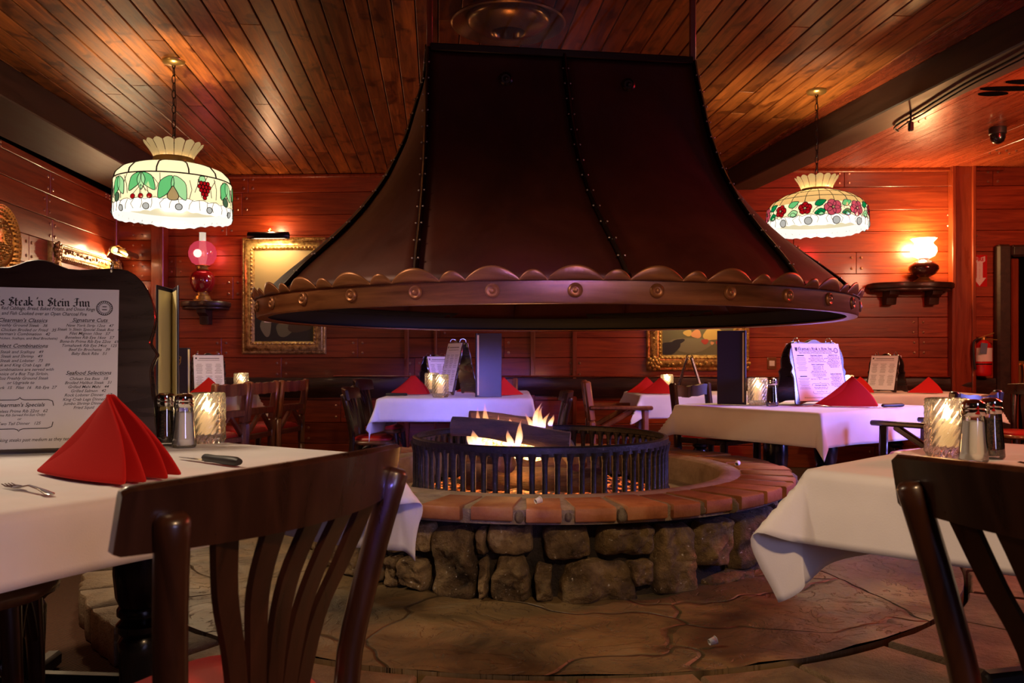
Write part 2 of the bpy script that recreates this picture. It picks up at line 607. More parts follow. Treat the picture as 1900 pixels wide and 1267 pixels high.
k = NT('gilt_frame')
v = k.coord()
n = k.noise(v, 30, 4, 0.6)
c = k.ramp(n, [(0.35, (0.22, 0.105, 0.022)), (0.6, (0.62, 0.38, 0.11))])
k.pbr(c, 0.34, 0.55, normal=k.bump(n, 0.5, 0.01))
M['gilt'] = k.mat
k = NT('bark_log')
v = k.coord((3, 14, 14))
n = k.noise(v, 2.0, 6, 0.65, 0.4)
k.pbr(k.ramp(n, [(0.3, (0.012, 0.007, 0.005)), (0.7, (0.085, 0.042, 0.022))]), 0.8, normal=k.bump(n, 0.9, 0.02))
M['bark'] = k.mat
M['logend'] = stone_mat('cut_log_end', [(0.3, (0.16, 0.07, 0.035)), (0.7, (0.32, 0.17, 0.09))], 20, 0.3, spots=False)

def glass_mat(name, tint, transp=0.6, gloss=0.25, bumpn=None, transl=0.15, rough=0.04):
    k = NT(name)
    tr = k.n('ShaderNodeBsdfTransparent'); tr.inputs[0].default_value = (*tint, 1)
    gl = k.n('ShaderNodeBsdfGlossy'); gl.inputs['Roughness'].default_value = rough
    gl.inputs[0].default_value = (1, 1, 1, 1)
    tl = k.n('ShaderNodeBsdfTranslucent'); tl.inputs[0].default_value = (*[min(1, q*1.0) for q in tint], 1)
    fr = k.n('ShaderNodeFresnel'); fr.inputs['IOR'].default_value = 1.5
    m1 = k.n('ShaderNodeMixShader')
    m1.inputs[0].default_value = transl/(transl+transp)
    k.l(tr.outputs[0], m1.inputs[1]); k.l(tl.outputs[0], m1.inputs[2])
    m2 = k.n('ShaderNodeMixShader')
    k.l(k.math('MULTIPLY_ADD', fr.outputs[0], 1.0-gloss, gloss), m2.inputs[0])
    k.l(m1.outputs[0], m2.inputs[1]); k.l(gl.outputs[0], m2.inputs[2])
    k.l(m2.outputs[0], k.out.inputs[0])
    return k.mat
k = NT('swirl_glass')
tr = k.n('ShaderNodeBsdfTransparent'); tr.inputs[0].default_value = (1.0, 0.97, 0.92, 1)
rf = k.n('ShaderNodeBsdfRefraction'); rf.inputs['IOR'].default_value = 1.4; rf.inputs['Roughness'].default_value = 0.05
tl = k.n('ShaderNodeBsdfTranslucent'); tl.inputs[0].default_value = (1.0, 0.95, 0.88, 1)
gl = k.n('ShaderNodeBsdfGlossy'); gl.inputs['Roughness'].default_value = 0.06
m0 = k.n('ShaderNodeMixShader'); m0.inputs[0].default_value = 0.72
k.l(tr.outputs[0], m0.inputs[1]); k.l(rf.outputs[0], m0.inputs[2])
m1 = k.n('ShaderNodeMixShader'); m1.inputs[0].default_value = 0.10
k.l(m0.outputs[0], m1.inputs[1]); k.l(tl.outputs[0], m1.inputs[2])
fr = k.n('ShaderNodeFresnel'); fr.inputs['IOR'].default_value = 1.5
m2 = k.n('ShaderNodeMixShader'); k.l(k.math('MULTIPLY_ADD', fr.outputs[0], 0.8, 0.08), m2.inputs[0])
k.l(m1.outputs[0], m2.inputs[1]); k.l(gl.outputs[0], m2.inputs[2])
k.l(m2.outputs[0], k.out.inputs[0])
M['swirl'] = k.mat
M['glass'] = glass_mat('clear_glass', (0.95, 0.95, 0.95), 0.9, 0.08, transl=0.02)
M['pane'] = glass_mat('smoked_pane', (0.72, 0.64, 0.56), 0.98, 0.0, transl=0.01)
M['cranberry'] = None

def glow(name, col, strength, base=None, trans=0.3):
    """glass or shade that is lit from inside"""
    k = NT(name)
    em = k.n('ShaderNodeEmission')
    em.inputs[0].default_value = (*col, 1); em.inputs[1].default_value = strength
    tl = k.n('ShaderNodeBsdfTranslucent'); tl.inputs[0].default_value = (*(base or col), 1)
    gl = k.n('ShaderNodeBsdfGlossy'); gl.inputs['Roughness'].default_value = 0.15
    a = k.n('ShaderNodeMixShader'); a.inputs[0].default_value = 0.06
    k.l(tl.outputs[0], a.inputs[1]); k.l(gl.outputs[0], a.inputs[2])
    ad = k.n('ShaderNodeAddShader')
    k.l(a.outputs[0], ad.inputs[0]); k.l(em.outputs[0], ad.inputs[1])
    k.l(ad.outputs[0], k.out.inputs[0])
    return k.mat
def SG(name, col, strength, rho=0.05):
    return glow(name, col, strength, tuple(min(1.0, c*rho) for c in col))
M['g_cream'] = SG('glass_cream', (1.0, 0.86, 0.55), 0.78)
M['g_white'] = SG('glass_white', (1.0, 0.95, 0.84), 1.05)
M['g_amber'] = SG('glass_amber', (1.0, 0.66, 0.27), 0.40)
M['g_green'] = SG('glass_green', (0.16, 0.62, 0.20), 0.85)
M['g_lgreen'] = SG('glass_light_green', (0.42, 0.78, 0.34), 0.9)
M['g_dgreen'] = SG('glass_dark_green', (0.10, 0.20, 0.10), 0.6)
M['g_emerald'] = SG('glass_emerald', (0.0, 0.36, 0.09), 0.6)
M['g_red'] = SG('glass_red', (0.55, 0.006, 0.01), 0.7)
M['g_pink'] = SG('glass_pink', (0.78, 0.10, 0.14), 0.7)
M['g_grey'] = SG('glass_grey', (0.70, 0.68, 0.62), 0.65)
k = NT('opal_shade')
em = k.n('ShaderNodeEmission'); em.inputs[0].default_value = (1.0, 0.78, 0.46, 1); em.inputs[1].default_value = 5.0
tr = k.n('ShaderNodeBsdfTransparent'); tr.inputs[0].default_value = (1.0, 0.9, 0.75, 1)
m1 = k.n('ShaderNodeMixShader'); m1.inputs[0].default_value = 0.55
k.l(em.outputs[0], m1.inputs[1]); k.l(tr.outputs[0], m1.inputs[2]); k.l(m1.outputs[0], k.out.inputs[0])
M['g_opal'] = k.mat
M['g_clearhot'] = SG('lit_chimney', (1.0, 0.80, 0.62), 0.7)
k = NT('cranberry_globe')
em = k.n('ShaderNodeEmission'); em.inputs[0].default_value = (0.95, 0.10, 0.16, 1); em.inputs[1].default_value = 0.75
tr = k.n('ShaderNodeBsdfTransparent'); tr.inputs[0].default_value = (1.0, 0.30, 0.36, 1)
gl = k.n('ShaderNodeBsdfGlossy'); gl.inputs['Roughness'].default_value = 0.08
m1 = k.n('ShaderNodeMixShader'); m1.inputs[0].default_value = 0.45
k.l(em.outputs[0], m1.inputs[1]); k.l(tr.outputs[0], m1.inputs[2])
m2 = k.n('ShaderNodeMixShader'); m2.inputs[0].default_value = 0.05
k.l(m1.outputs[0], m2.inputs[1]); k.l(gl.outputs[0], m2.inputs[2]); k.l(m2.outputs[0], k.out.inputs[0])
M['g_cran'] = k.mat
k = NT('flame_tip'); e = k.n('ShaderNodeEmission'); e.inputs[0].default_value = (1, 0.72, 0.34, 1); e.inputs[1].default_value = 22
k.l(e.outputs[0], k.out.inputs[0]); M['flame'] = k.mat
k = NT('bulb'); e = k.n('ShaderNodeEmission'); e.inputs[0].default_value = (1, 0.85, 0.6, 1); e.inputs[1].default_value = 9
k.l(e.outputs[0], k.out.inputs[0]); M['bulb'] = k.mat

# fire: emission that thins out with height
k = NT('fire_flame')
tc = k.n('ShaderNodeTexCoord')
sep = k.n('ShaderNodeSeparateXYZ'); k.l(tc.outputs['Generated'], sep.inputs[0])
col = k.ramp(sep.outputs[2], [(0.0, (0.30, 0.22, 1.0)), (0.22, (1.0, 0.62, 0.42)), (0.6, (1.0, 0.42, 0.14)), (1.0, (0.9, 0.3, 0.25))])
em = k.n('ShaderNodeEmission'); k.l(col, em.inputs[0])
em.inputs[1].default_value = 3.2
tr = k.n('ShaderNodeBsdfTransparent')
lw = k.n('ShaderNodeLayerWeight'); lw.inputs[0].default_value = 0.35
nn = k.noise(k.coord((18, 18, 5)), 1.0, 3)
a = k.math('SUBTRACT', 1.0, lw.outputs['Facing'])
a = k.math('POWER', a, 1.6)
a = k.math('MULTIPLY', a, k.math('POWER', k.math('SUBTRACT', 1.0, sep.outputs[2]), 1.1))
a = k.math('MULTIPLY', a, k.math('MULTIPLY_ADD', nn, 1.3, 0.05))
mx = k.n('ShaderNodeMixShader'); k.l(a, mx.inputs[0]); k.l(tr.outputs[0], mx.inputs[1]); k.l(em.outputs[0], mx.inputs[2])
k.l(mx.outputs[0], k.out.inputs[0]); M['fire'] = k.mat
k = NT('embers')
n = k.noise(k.coord(), 28, 4, 0.7)
c = k.ramp(n, [(0.35, (0.02, 0.015, 0.012)), (0.7, (0.16, 0.12, 0.09))])
em_ = k.ramp(n, [(0.50, (0, 0, 0)), (0.62, (1.0, 0.16, 0.02)), (0.75, (1.0, 0.5, 0.15))])
k.pbr(c, 0.9, normal=k.bump(n, 0.9, 0.02), emit=em_, estr=1.6); M['embers'] = k.mat
k = NT('glowing_coal')
n = k.noise(k.coord(), 40, 3, 0.7)
c = k.ramp(n, [(0.32, (0.25, 0.03, 0.004)), (0.45, (1.0, 0.30, 0.06)), (0.6, (1.0, 0.62, 0.28)), (0.8, (1.0, 0.85, 0.6))])
k.pbr((0.1, 0.05, 0.03), 0.9, emit=c, estr=5.5); M['coal'] = k.mat

# ================================================================== THE ROOM
ZC = 2.84                      # ceiling
BW_ROT = math.atan(-0.0469)    # back wall runs almost square to the view
BW0 = Vector((0, 8.233, 0))
def WP(px, py):                # point on the back wall
    u = (px-950)/F
    Y = 8.233/(1+0.0469*u)
    return Vector((u*Y, Y, HC+(HOR-py)*Y/F))
def WX(px):
    return WP(px, 0).x/math.cos(BW_ROT)
LW_ROT = math.radians(95)
LW0 = Vector((-3.888, 8.415, 0))
def LP(px, py):                # point on the left wall
    u = (px-950)/F
    Y = -3.152/(u+0.0875)
    return Vector((u*Y, Y, HC+(HOR-py)*Y/F))

rnd = random.Random(3)
# floor
mb = MB()
mb.grid(lambda u, v: (-5+12*u, -4+13*v, 0), 4, 4)
struct(mb.build('floor', M['carpet'], smooth=0))
# raised flagstone hearth around the pit, with a border of lighter step stones
PX, PY = 0.142, 4.32
ZP = 0.13
mb = MB()
def plat(u, v):
    a = 2*PI*u
    r = 0.35+(1.90-0.35)*v
    if math.sin(a) > 0.15:
        r = min(r, 1.90)
    x, y = PX+r*math.cos(a), PY+r*math.sin(a)
    z = ZP+0.012*noise.noise(Vector((x*2.1, y*2.1, 0)))+0.010*noise.noise(Vector((x*6, y*6, 3)))
    return (x, y, z)
mb.grid(plat, 160, 40, cu=True)
n0 = 96
mb.rings([[(PX+1.90*math.cos(2*PI*k/n0), PY+1.90*math.sin(2*PI*k/n0), z) for k in range(n0)] for z in (0.0, ZP)], cap=False)
hearth = struct(mb.build('floor_hearth', M['flag'], smooth=60))
mb = MB()
a = 0.0
while a < 2*PI-0.02:
    w = rnd.uniform(0.14, 0.24)
    if a+w > 2*PI-0.1:
        w = 2*PI-a
    am_ = a+w/2
    for (r0, r1) in ((1.925, 2.08+0.62*max(0.0, math.cos(am_+0.6))**0.7),):
        seg = 6
        outer = [(PX+(r1+rnd.uniform(-.012, .012))*math.cos(a+0.006+(w-0.012)*i/seg), PY+(r1)*math.sin(a+0.006+(w-0.012)*i/seg)) for i in range(seg+1)]
        inner = [(PX+(r0+rnd.uniform(-.012, .012))*math.cos(a+0.006+(w-0.012)*i/seg), PY+(r0)*math.sin(a+0.006+(w-0.012)*i/seg)) for i in range(seg+1)]
        mb.prism(outer+inner[::-1], 0.0, ZP+rnd.uniform(-0.006, 0.008), 0, rnd.random(), bev=0.008)
    a += w
struct(mb.build('trim_hearth', M['step'], smooth=50))

# planked ceiling, boards running away from the viewer
def planks(mb, x0, x1, y0, y1, w, z, thick, lmin, lmax, m=0, gap=0.006, ch=0.004):
    x = x0
    while x < x1:
        y = y0-rnd.uniform(0, lmin)
        while y < y1:
            L = rnd.uniform(lmin, lmax)
            a_, b_ = max(y, y0), min(y+L, y1)
            if b_-a_ > 0.03:
                mb.box((x+w/2, (a_+b_)/2, z+thick/2), (w-gap, b_-a_-0.002, thick), m, rnd.random(), None, ch)
            y += L
        x += w
mb = MB()
planks(mb, -4.4, 3.6, -3.5, 8.75, 0.119, 0, 0.03, 2.4, 4.2)
mb.box((-0.4, 2.6, 0.05), (8.2, 12.4, 0.03), 1)
struct(mb.build('ceiling', [M['ceil'], M['dark']], loc=(0, 0, ZC), rotz=math.radians(5), smooth=0))
mb = MB()
planks(mb, 2.75, 7.0, -3.5, 8.4, 0.29, 0, 0.03, 2.0, 3.6, gap=0.003, ch=0.002)
mb.box((4.9, 2.45, 0.05), (4.4, 12.0, 0.03), 1)
for i in range(70):
    x, y = rnd.uniform(2.9, 5.5), rnd.uniform(3.8, 8)
    if i % 10 == 0:
        for q in range(3):
            for s_ in (0, 1):
                mb.ball((x+q*0.09, y+s_*0.09, 0.0), 0.011, 6, 2)
struct(mb.build('ceiling_right', [M['bay'], M['dark'], M['wallrivet']], loc=(0, 0, ZC-0.004), rotz=math.radians(5), smooth=0))
# beams
def beam(name, ax, ay, bx, by, w, z0, z1):
    d = Vector((bx-ax, by-ay, 0))
    L = d.length
    ang = math.atan2(d.y, d.x)-PI/2
    mb = MB()
    mb.box((w/2, L/2, (z0+z1)/2), (abs(w), L, z1-z0), 0, 0.5, None, 0.008)
    return struct(mb.build(name, M['beam'], loc=(ax, ay, 0), rotz=ang, smooth=0))
def ext(p, q, ya, yb):
    k_ = (q[0]-p[0])/(q[1]-p[1])
    return (p[0]+(ya-p[1])*k_, ya, p[0]+(yb-p[1])*k_, yb)
e = ext((-3.08, 5.12), (-3.195, 7.5), 1.0, 8.36)
beam('trim_beam_left', *e, -0.52, 2.62, ZC)
e = ext((2.615, 4.345), (2.13, 7.58), 0.5, 8.12)
beam('trim_beam_right', *e, 0.27, 2.65, ZC)

# board walls with riveted butt joints
def board_wall(mb, x0, x1, z0, z1, row, lmin, lmax, rivets=True, seed=1):
    r = random.Random(seed)
    z = z0
    prev = []
    while z < z1-0.02:
        h = min(row*r.uniform(0.92, 1.08), z1-z)
        x = x0-r.uniform(0, lmin)
        while x < x1:
            L = r.uniform(lmin, lmax)
            a_, b_ = max(x, x0), min(x+L, x1)
            if b_-a_ > 0.04:
                mb.box(((a_+b_)/2, 0.0125, z+h/2), (b_-a_-0.003, 0.025, h-0.004), 0, r.random(), None, 0.003)
                if rivets:
                    for e_ in (a_+0.045, b_-0.045):
                        if x0+0.1 < e_ < x1-0.1:
                            for q in (0.25, 0.75):
                                mb.ball((e_, -0.001, z+h*q), 0.0135, 6, 2, sc=(1, 0.5, 1))
            x += L
        z += h
mb = MB()
board_wall(mb, -4.3, 7.0, 0, ZC, 0.205, 1.3, 2.7, seed=5)
mb.box((1.3, 0.04, ZC/2), (11.4, 0.02, ZC), 1)
struct(mb.build('wall_back', [M['wall'], M['dark'], M['wallrivet']], loc=BW0, rotz=BW_ROT, smooth=0))
mb = MB()
board_wall(mb, -9.0, 0.0, 0, 2.62, 0.205, 1.3, 2.7, seed=9)
mb.box((-4.5, 0.04, ZC/2), (9.2, 0.02, ZC), 1)
struct(mb.build('wall_left', [M['wall'], M['dark'], M['wallrivet']], loc=LW0, rotz=LW_ROT, smooth=0))

def wallbox(mb, px0, px1, z0, z1, out, m=0, ch=0.006, t=0.5):
    a_, b_ = WX(px0), WX(px1)
    mb.box(((a_+b_)/2, -out/2, (z0+z1)/2), (b_-a_, out, z1-z0), m, t, None, ch)
# corner pilaster on the left: a riveted panel between two posts
mb = MB()
a_, b_ = WX(222), WX(300)
mb2 = MB()
zz = 0.0
rr = random.Random(2)
while zz < 2.62:
    mb.box(((a_+b_)/2, -0.03, zz+0.1), (b_-a_, 0.06, 0.196), 0, rr.random(), None, 0.003)
    for sx in (-0.045, 0.045):
        for q in (0.05, 0.15):
            mb.ball(((a_+b_)/2+sx, -0.061, zz+q), 0.011, 6, 1, sc=(1, .5, 1))
    zz += 0.2
struct(mb.build('wall_corner', [M['wall'], M['wallrivet']], loc=BW0, rotz=BW_ROT, smooth=50))
mb = MB()
wallbox(mb, 290, 313, 0, ZC, 0.12)
wallbox(mb, 218, 226, 0, ZC, 0.10)
wallbox(mb, 751, 759, 0, ZC, 0.035)
wallbox(mb, 806, 811, 0, ZC, 0.03)
wallbox(mb, 984, 993, 0, ZC, 0.035)
wallbox(mb, 1062, 1070, 0, ZC, 0.035)
wallbox(mb, 1765, 1797, 0, ZC, 0.07)
wallbox(mb, 1759, 1766, 0, ZC, 0.09)
wallbox(mb, 1796, 1803, 0, ZC, 0.09)
struct(mb.build('trim_posts', M['walltrim'], loc=BW0, rotz=BW_ROT, smooth=0))
mb = MB()
a_, b_ = WX(313), WX(1860)
mb.box(((a_+b_)/2, -0.02, ZC-0.02), (b_-a_, 0.04, 0.035), 0, .5, None, 0.006)
struct(mb.build('trim_cornice', M['walltrim'], loc=BW0, rotz=BW_ROT, smooth=50))
# live-edge rail along the wall
mb = MB()
def rail(u, v):
    x = WX(313)+(WX(1842)-WX(313))*u
    top = 0.855+0.014*noise.noise(Vector((x*2.2, 0, 0)))+0.008*noise.noise(Vector((x*7, 2, 0)))
    bot = 0.665+0.03*noise.noise(Vector((x*1.7, 5, 0)))
    q = [(-0.001, 0), (-0.055, 0.02), (-0.07, 0.35), (-0.05, 0.7), (-0.03, 1.0), (-0.001, 1.0)]
    j = min(int(round(v*5)), 5)
    y, f = q[j]
    return (x, y+0.012*noise.noise(Vector((x*5, f*3, 1))) if j not in (0, 5) else y, top+(bot-top)*f)
mb.grid(rail, 420, 5)
struct(mb.build('trim_rail', M['rail'], loc=BW0, rotz=BW_ROT, smooth=50))
mb = MB()
wallbox(mb, 620, 1765, 0.862, 0.876, 0.05)
struct(mb.build('trim_ledge', M['walltrim'], loc=BW0, rotz=BW_ROT, smooth=50))

# dark doorway on the right with a padded surround
mb = MB()
wallbox(mb, 1868, 2080, 0.0, HC+(HOR-476)*8.0/F, 0.01, 0)  # flat near-black panel, the opening's lack of light put into its colour
wallbox(mb, 1842, 1868, 0.0, HC+(HOR-455)*8.0/F, 0.10, 1, 0.02)
wallbox(mb, 1868, 2080, HC+(HOR-478)*8.0/F, HC+(HOR-456)*8.0/F, 0.10, 1, 0.02)
wallbox(mb, 1872, 1886, 0.0, HC+(HOR-480)*8.0/F, 0.05, 2, 0.01)
door = struct(mb.build('door_1', [M['dark'], M['beam'], M['walltrim']], loc=BW0, rotz=BW_ROT, smooth=0))
mb = MB()
mb.tube([(0, 0, 0.0), (0, -0.06, 0.01), (0, -0.07, 0.10), (0, -0.06, 0.19), (0, 0, 0.2)], 0.014, 8)
mb.box((0, -0.006, 0.1), (0.06, 0.012, 0.26))
o = mb.build('door_handle', M['brass'], smooth=40)
o.parent = door
pt = WP(1893, 715)
o.location = (WX(1893), -0.012, pt.z)

# ================================================================== FIRE PIT
ZCAP = 0.49
pit = thing('fire_pit', 'round stone fire pit with a brick rim in the middle of the room', 'fire pit', (PX, PY, ZP))
def pz(z): return z-ZP
# mortar core
mb = MB()
n0 = 120
def core(u, v):
    a_ = 2*PI*u
    r = 1.09+0.03*noise.noise(Vector((math.cos(a_)*5, math.sin(a_)*5, v*3)))
    return (r*math.cos(a_), r*math.sin(a_), pz(ZP-0.02)+(0.315)*v)
mb.grid(core, 160, 12, cu=True)
mb.build('mortar_core', M['mortar'], pit, smooth=60)
# stones laid round the wall; the front ones follow the photograph's layout
def px2a(px):
    # angle on the wall (radius 1.14) seen at a pixel column; 0 faces the camera
    lo, hi = -1.25, 1.25
    for _ in range(40):
        mid = (lo+hi)/2
        x = PX+1.14*math.sin(mid); y = PY-1.14*math.cos(mid)
        if 950+x/y*F < px: lo = mid
        else: hi = mid
    return lo
def pyz(px, py):
    a_ = px2a(px)
    y = PY-1.14*math.cos(a_)
    return HC+(HOR-py)*y/F
STN = [(756, 799, 968, 1025, 0, 0), (736, 786, 1036, 1095, 0, 0), (799, 881, 975, 1118, 0, 0), (884, 902, 980, 1030, 0, 0), (902, 990, 975, 1028, 0, 0),
       (905, 990, 1030, 1122, 0.35, 0), (1007, 1100, 979, 1038, 0, 0), (1112, 1216, 977, 1034, 0, 0), (990, 1026, 1050, 1121, 0.2, 0),
       (1032, 1190, 1041, 1126, 0.28, 0), (1170, 1216, 1040, 1088, 0, 0), (1218, 1292, 975, 1105, 0, 0), (1298, 1362, 962, 1054, 0, 0),
       (1367, 1434, 950, 1054, 0, 0), (1316, 1426, 1060, 1100, 0, 0), (885, 903, 1040, 1112, 0, 0)]
boxes = []
for (x0, x1, y0, y1, tp, q) in STN:
    xm = (x0+x1)/2
    boxes.append((px2a(x0), px2a(x1), pyz(xm, y1), pyz(xm, y0), tp))
aL, aR = boxes[1][0], boxes[13][1]
r_ = random.Random(12)
a_ = aR+0.02
while a_ < 2*PI+aL-0.05:
    w = r_.uniform(0.09, 0.17)
    w = min(w, 2*PI+aL-a_)
    if r_.random() < 0.3:
        boxes.append((a_, a_+w, ZP, 0.415, 0))
    else:
        zm = r_.uniform(0.24, 0.31)
        boxes.append((a_, a_+w, ZP, zm, 0)); boxes.append((a_, a_+w, zm+0.012, 0.42, 0))
    a_ += w+0.012
mb = MB()
for bi, (a0, a1, z0, z1, tp) in enumerate(boxes):
    nn_ = 10
    t_ = 0.25+0.6*r_.random()
    def srf(u, v, a0=a0, a1=a1, z0=z0, z1=z1, tp=tp, bi=bi):
        # superellipse patch bulging outward
        U, V = 2*u-1, 2*v-1
        e = (abs(U)**5+abs(V)**5)**0.2
        s = 1.0
        f = max(0.0, 1-max(abs(U), abs(V))**8)
        am, zm = (a0+a1)/2, (z0+z1)/2
        taper = 1-tp*(V*0.5+0.5)
        # round the corners of the patch
        m_ = max(abs(U), abs(V))
        c = m_/max((abs(U)**7+abs(V)**7)**(1/7), 1e-6)
        A = am+(a1-a0)/2*U*taper*(c if m_ > 0 else 1)
        Z = zm+(z1-z0)/2*V*(c if m_ > 0 else 1)
        p = Vector((math.sin(A)*4, math.cos(A)*4, Z*4+bi*3.1))
        R = 1.085+f**0.33*0.066+0.040*noise.noise(p*1.8)*f+0.026*noise.noise(p*5)*f+0.013*noise.noise(p*13)*f
        A += 0.016*noise.noise(p*2.3+Vector((9, 0, 0)))+0.006*noise.noise(p*7+Vector((9, 0, 0)))
        Z += 0.016*noise.noise(p*2.3+Vector((0, 9, 0)))+0.006*noise.noise(p*7+Vector((0, 9, 0)))
        return (R*math.sin(A), -R*math.cos(A), pz(Z))
    mb.grid(srf, 26, 24, 0, t_)
mb.build('stone_wall', M['stone'], pit, smooth=80)
# brick rim laid radially, grout between
mb = MB()
mb.lathe([(0.93, pz(0.425)), (1.205, pz(0.425)), (1.212, pz(0.480)), (1.19, pz(0.4865)), (0.93, pz(0.4865))], 120, 0, cap=False)
mb.build('grout_bed', M['grout'], pit, smooth=50)
mb = MB()
nb = 42
edges = [0.0]
for i in range(nb):
    edges.append(edges[-1]+rnd.uniform(0.85, 1.15))
for i in range(nb):
    a0 = 2*PI*edges[i]/edges[-1]
    a1 = 2*PI*edges[i+1]/edges[-1]
    g = rnd.uniform(0.010, 0.022)
    g2 = rnd.uniform(0.004, 0.010)
    ro = 1.235+rnd.uniform(-0.012, 0.012)
    ri = 0.985
    out = []
    for q in range(4):
        A = a0+g+(a1-a0-2*g)*q/3
        out.append((ro*math.cos(A), ro*math.sin(A)))
    for q in range(4):
        A = a1-g2-(a1-a0-2*g2)*q/3
        out.append((ri*math.cos(A), ri*math.sin(A)))
    dz = rnd.uniform(-0.004, 0.004)
    mb.prism(out, pz(0.437)+dz, pz(ZCAP)+dz, 0, rnd.random(), bev=0.006)
mb.build('brick_rim', M['brick'], pit, smooth=50)
# mortar lumps squeezed out between the bricks
mb = MB()
mb.ball((0, 0, 0), 1.0, 10, 0, 0.5)
lump0 = mb.build('mortar_lump', M['grout'], pit, smooth=80)
for i in range(nb):
    A = 2*PI*edges[i]/edges[-1]
    w = rnd.uniform(0.012, 0.026)
    rr_ = rnd.uniform(1.17, 1.215)
    o = lump0 if i == 0 else lump0.copy()
    if i:
        COL.objects.link(o)
        o.parent = pit
    o.location = (rr_*math.cos(A), rr_*math.sin(A), pz(0.455))
    o.rotation_euler = (0, 0, A)
    o.scale = (w*rnd.uniform(1.2, 2.4), w*0.9, w*rnd.uniform(1.1, 1.5))
# concrete lip and inner wall
mb = MB()
mb.lathe([(0.885, pz(0.30)), (0.885, pz(0.478)), (0.90, pz(0.489)), (0.955, pz(0.492)), (0.99, pz(0.486)), (0.99, pz(0.43))], 120, 0, cap=False)
mb.build('inner_wall', M['concrete'], pit, smooth=50)
ZF = 0.36
mb = MB()
def sand(u, v):
    A = 2*PI*u
    r = 0.89*v
    x, y = r*math.cos(A), r*math.sin(A)
    return (x, y, pz(ZF)+0.01*noise.noise(Vector((x*4, y*4, 0)))-0.004)
mb.grid(sand, 64, 12, cu=True)
mb.build('sand_floor', M['concrete'], pit, smooth=80)

# ---- iron fire grate: hoop, bars, bottom hoop
grate = thing('fire_grate', 'round black iron grate of upright bars standing inside the fire pit', 'fire grate', (PX, PY, ZF))
RC, HG = 0.635, 0.652-ZF
mb = MB()
mb.lathe([(RC-0.02, HG-0.045), (RC+0.006, HG-0.045), (RC+0.008, HG-0.006), (RC, HG), (RC-0.014, HG), (RC-0.02, HG-0.006)], 96, 0, cap=False)
mb.rings([[(RC-0.02, 0, 0)]*3]*2, cap=False) if False else None
mb.build('top_hoop', M['iron'], grate, smooth=40)
mb = MB()
mb.lathe([(RC-0.02, 0.006), (RC+0.012, 0.006), (RC+0.012, 0.03), (RC-0.02, 0.03)], 96, 0, cap=False)
mb.build('bottom_hoop', M['iron'], grate, smooth=40)
NBAR = 72
mb = MB()
mb.tube([(RC-0.004, 0, 0.0), (RC-0.002, 0, 0.03), (RC-0.006, 0, 0.05), (RC-0.006, 0, HG-0.08), (RC-0.004, 0, HG-0.055), (RC-0.004, 0, HG-0.03)],
        [0.02, 0.018, 0.0125, 0.0125, 0.016, 0.022], 8)
bar0 = mb.build('bar', M['iron'], grate, smooth=50)
for i in range(1, NBAR):
    b = bar0.copy()
    COL.objects.link(b)
    b.parent = grate
    b.rotation_euler = (0, 0, 2*PI*i/NBAR)

# ---- logs
def log(name, a, b, r, label, seed):
    a, b = Vector(a), Vector(b)
    d = (b-a)
    L = d.length
    base = (a+b)/2
    root = thing(name, label, 'log', base, 0.0, 'firewood in the grate')
    a_, b_ = a-base, b-base
    z = d.normalized()
    x = Vector((0, 0, 1)).cross(z).normalized()
    y = z.cross(x)
    mb = MB()
    rings = []
    N = 18
    for i in range(N+1):
        t = i/N
        c = a_.lerp(b_, t)+y*0.018*math.sin(t*3.1+seed)+x*0.01*math.sin(t*5+seed)
        row = []
        for k_ in range(18):
            A = 2*PI*k_/18
            q = r*(1+0.13*noise.noise(Vector((math.cos(A)*1.3, math.sin(A)*1.3, t*3+seed*7)))+0.06*noise.noise(Vector((math.cos(A)*4, math.sin(A)*4, t*9+seed))))
            row.append(c+x*q*math.cos(A)+y*q*math.sin(A)*0.9)
        rings.append(row)
    mb.rings(rings, 0, 0.5, None, cap=False)
    mb.build('bark', M['bark'], root, smooth=80)
    for row in (rings[0], rings[-1]):
        e_ = MB()
        c = sum(row, Vector())/len(row)
        e_.add([c]+list(row), [(0, i+1, (i+1) % len(row)+1) for i in range(len(row))])
        e_.build('cut_end', M['logend'], root, smooth=0)
    return root
log('log', P(838, 796, 4.05), P(1058, 814, 3.98), 0.052, 'dark split log lying across the front of the fire', 1)
log('log', P(872, 786, 4.52), P(1022, 784, 4.6), 0.058, 'charred log behind the flames at the back of the fire', 2)
log('log', (PX-0.36, PY-0.15, ZF+0.10), (PX+0.30, PY-0.26, ZF+0.09), 0.075, 'thick log underneath the front log, low in the grate', 3)
log('log', (PX-0.40, PY+0.24, ZF+0.10), (PX+0.32, PY+0.27, ZF+0.10), 0.08, 'thick log underneath the charred log, low at the back', 4)
log('log', (PX-0.18, PY-0.34, ZF+0.20), (PX-0.22, PY+0.36, ZF+0.215), 0.05, 'log laid front to back under the left end of the front log', 5)
log('log', (PX+0.16, PY-0.36, ZF+0.195), (PX+0.12, PY+0.36, ZF+0.215), 0.045, 'log laid front to back under the right part of the front log', 6)
mb = MB()
def emb(u, v):
    A = 2*PI*u
    r = 0.56*v
    x, y = r*math.cos(A), r*math.sin(A)
    return (x, y, 0.012+0.05*(1-v)+0.03*abs(noise.noise(Vector((x*12, y*12, 0)))))
mb.grid(emb, 60, 18, cu=True)
o = tag(mb.build('embers', M['embers'], loc=(PX, PY, ZF+0.004), smooth=80), 'bed of glowing embers and ash under the logs', 'embers')
o['kind'] = 'stuff'
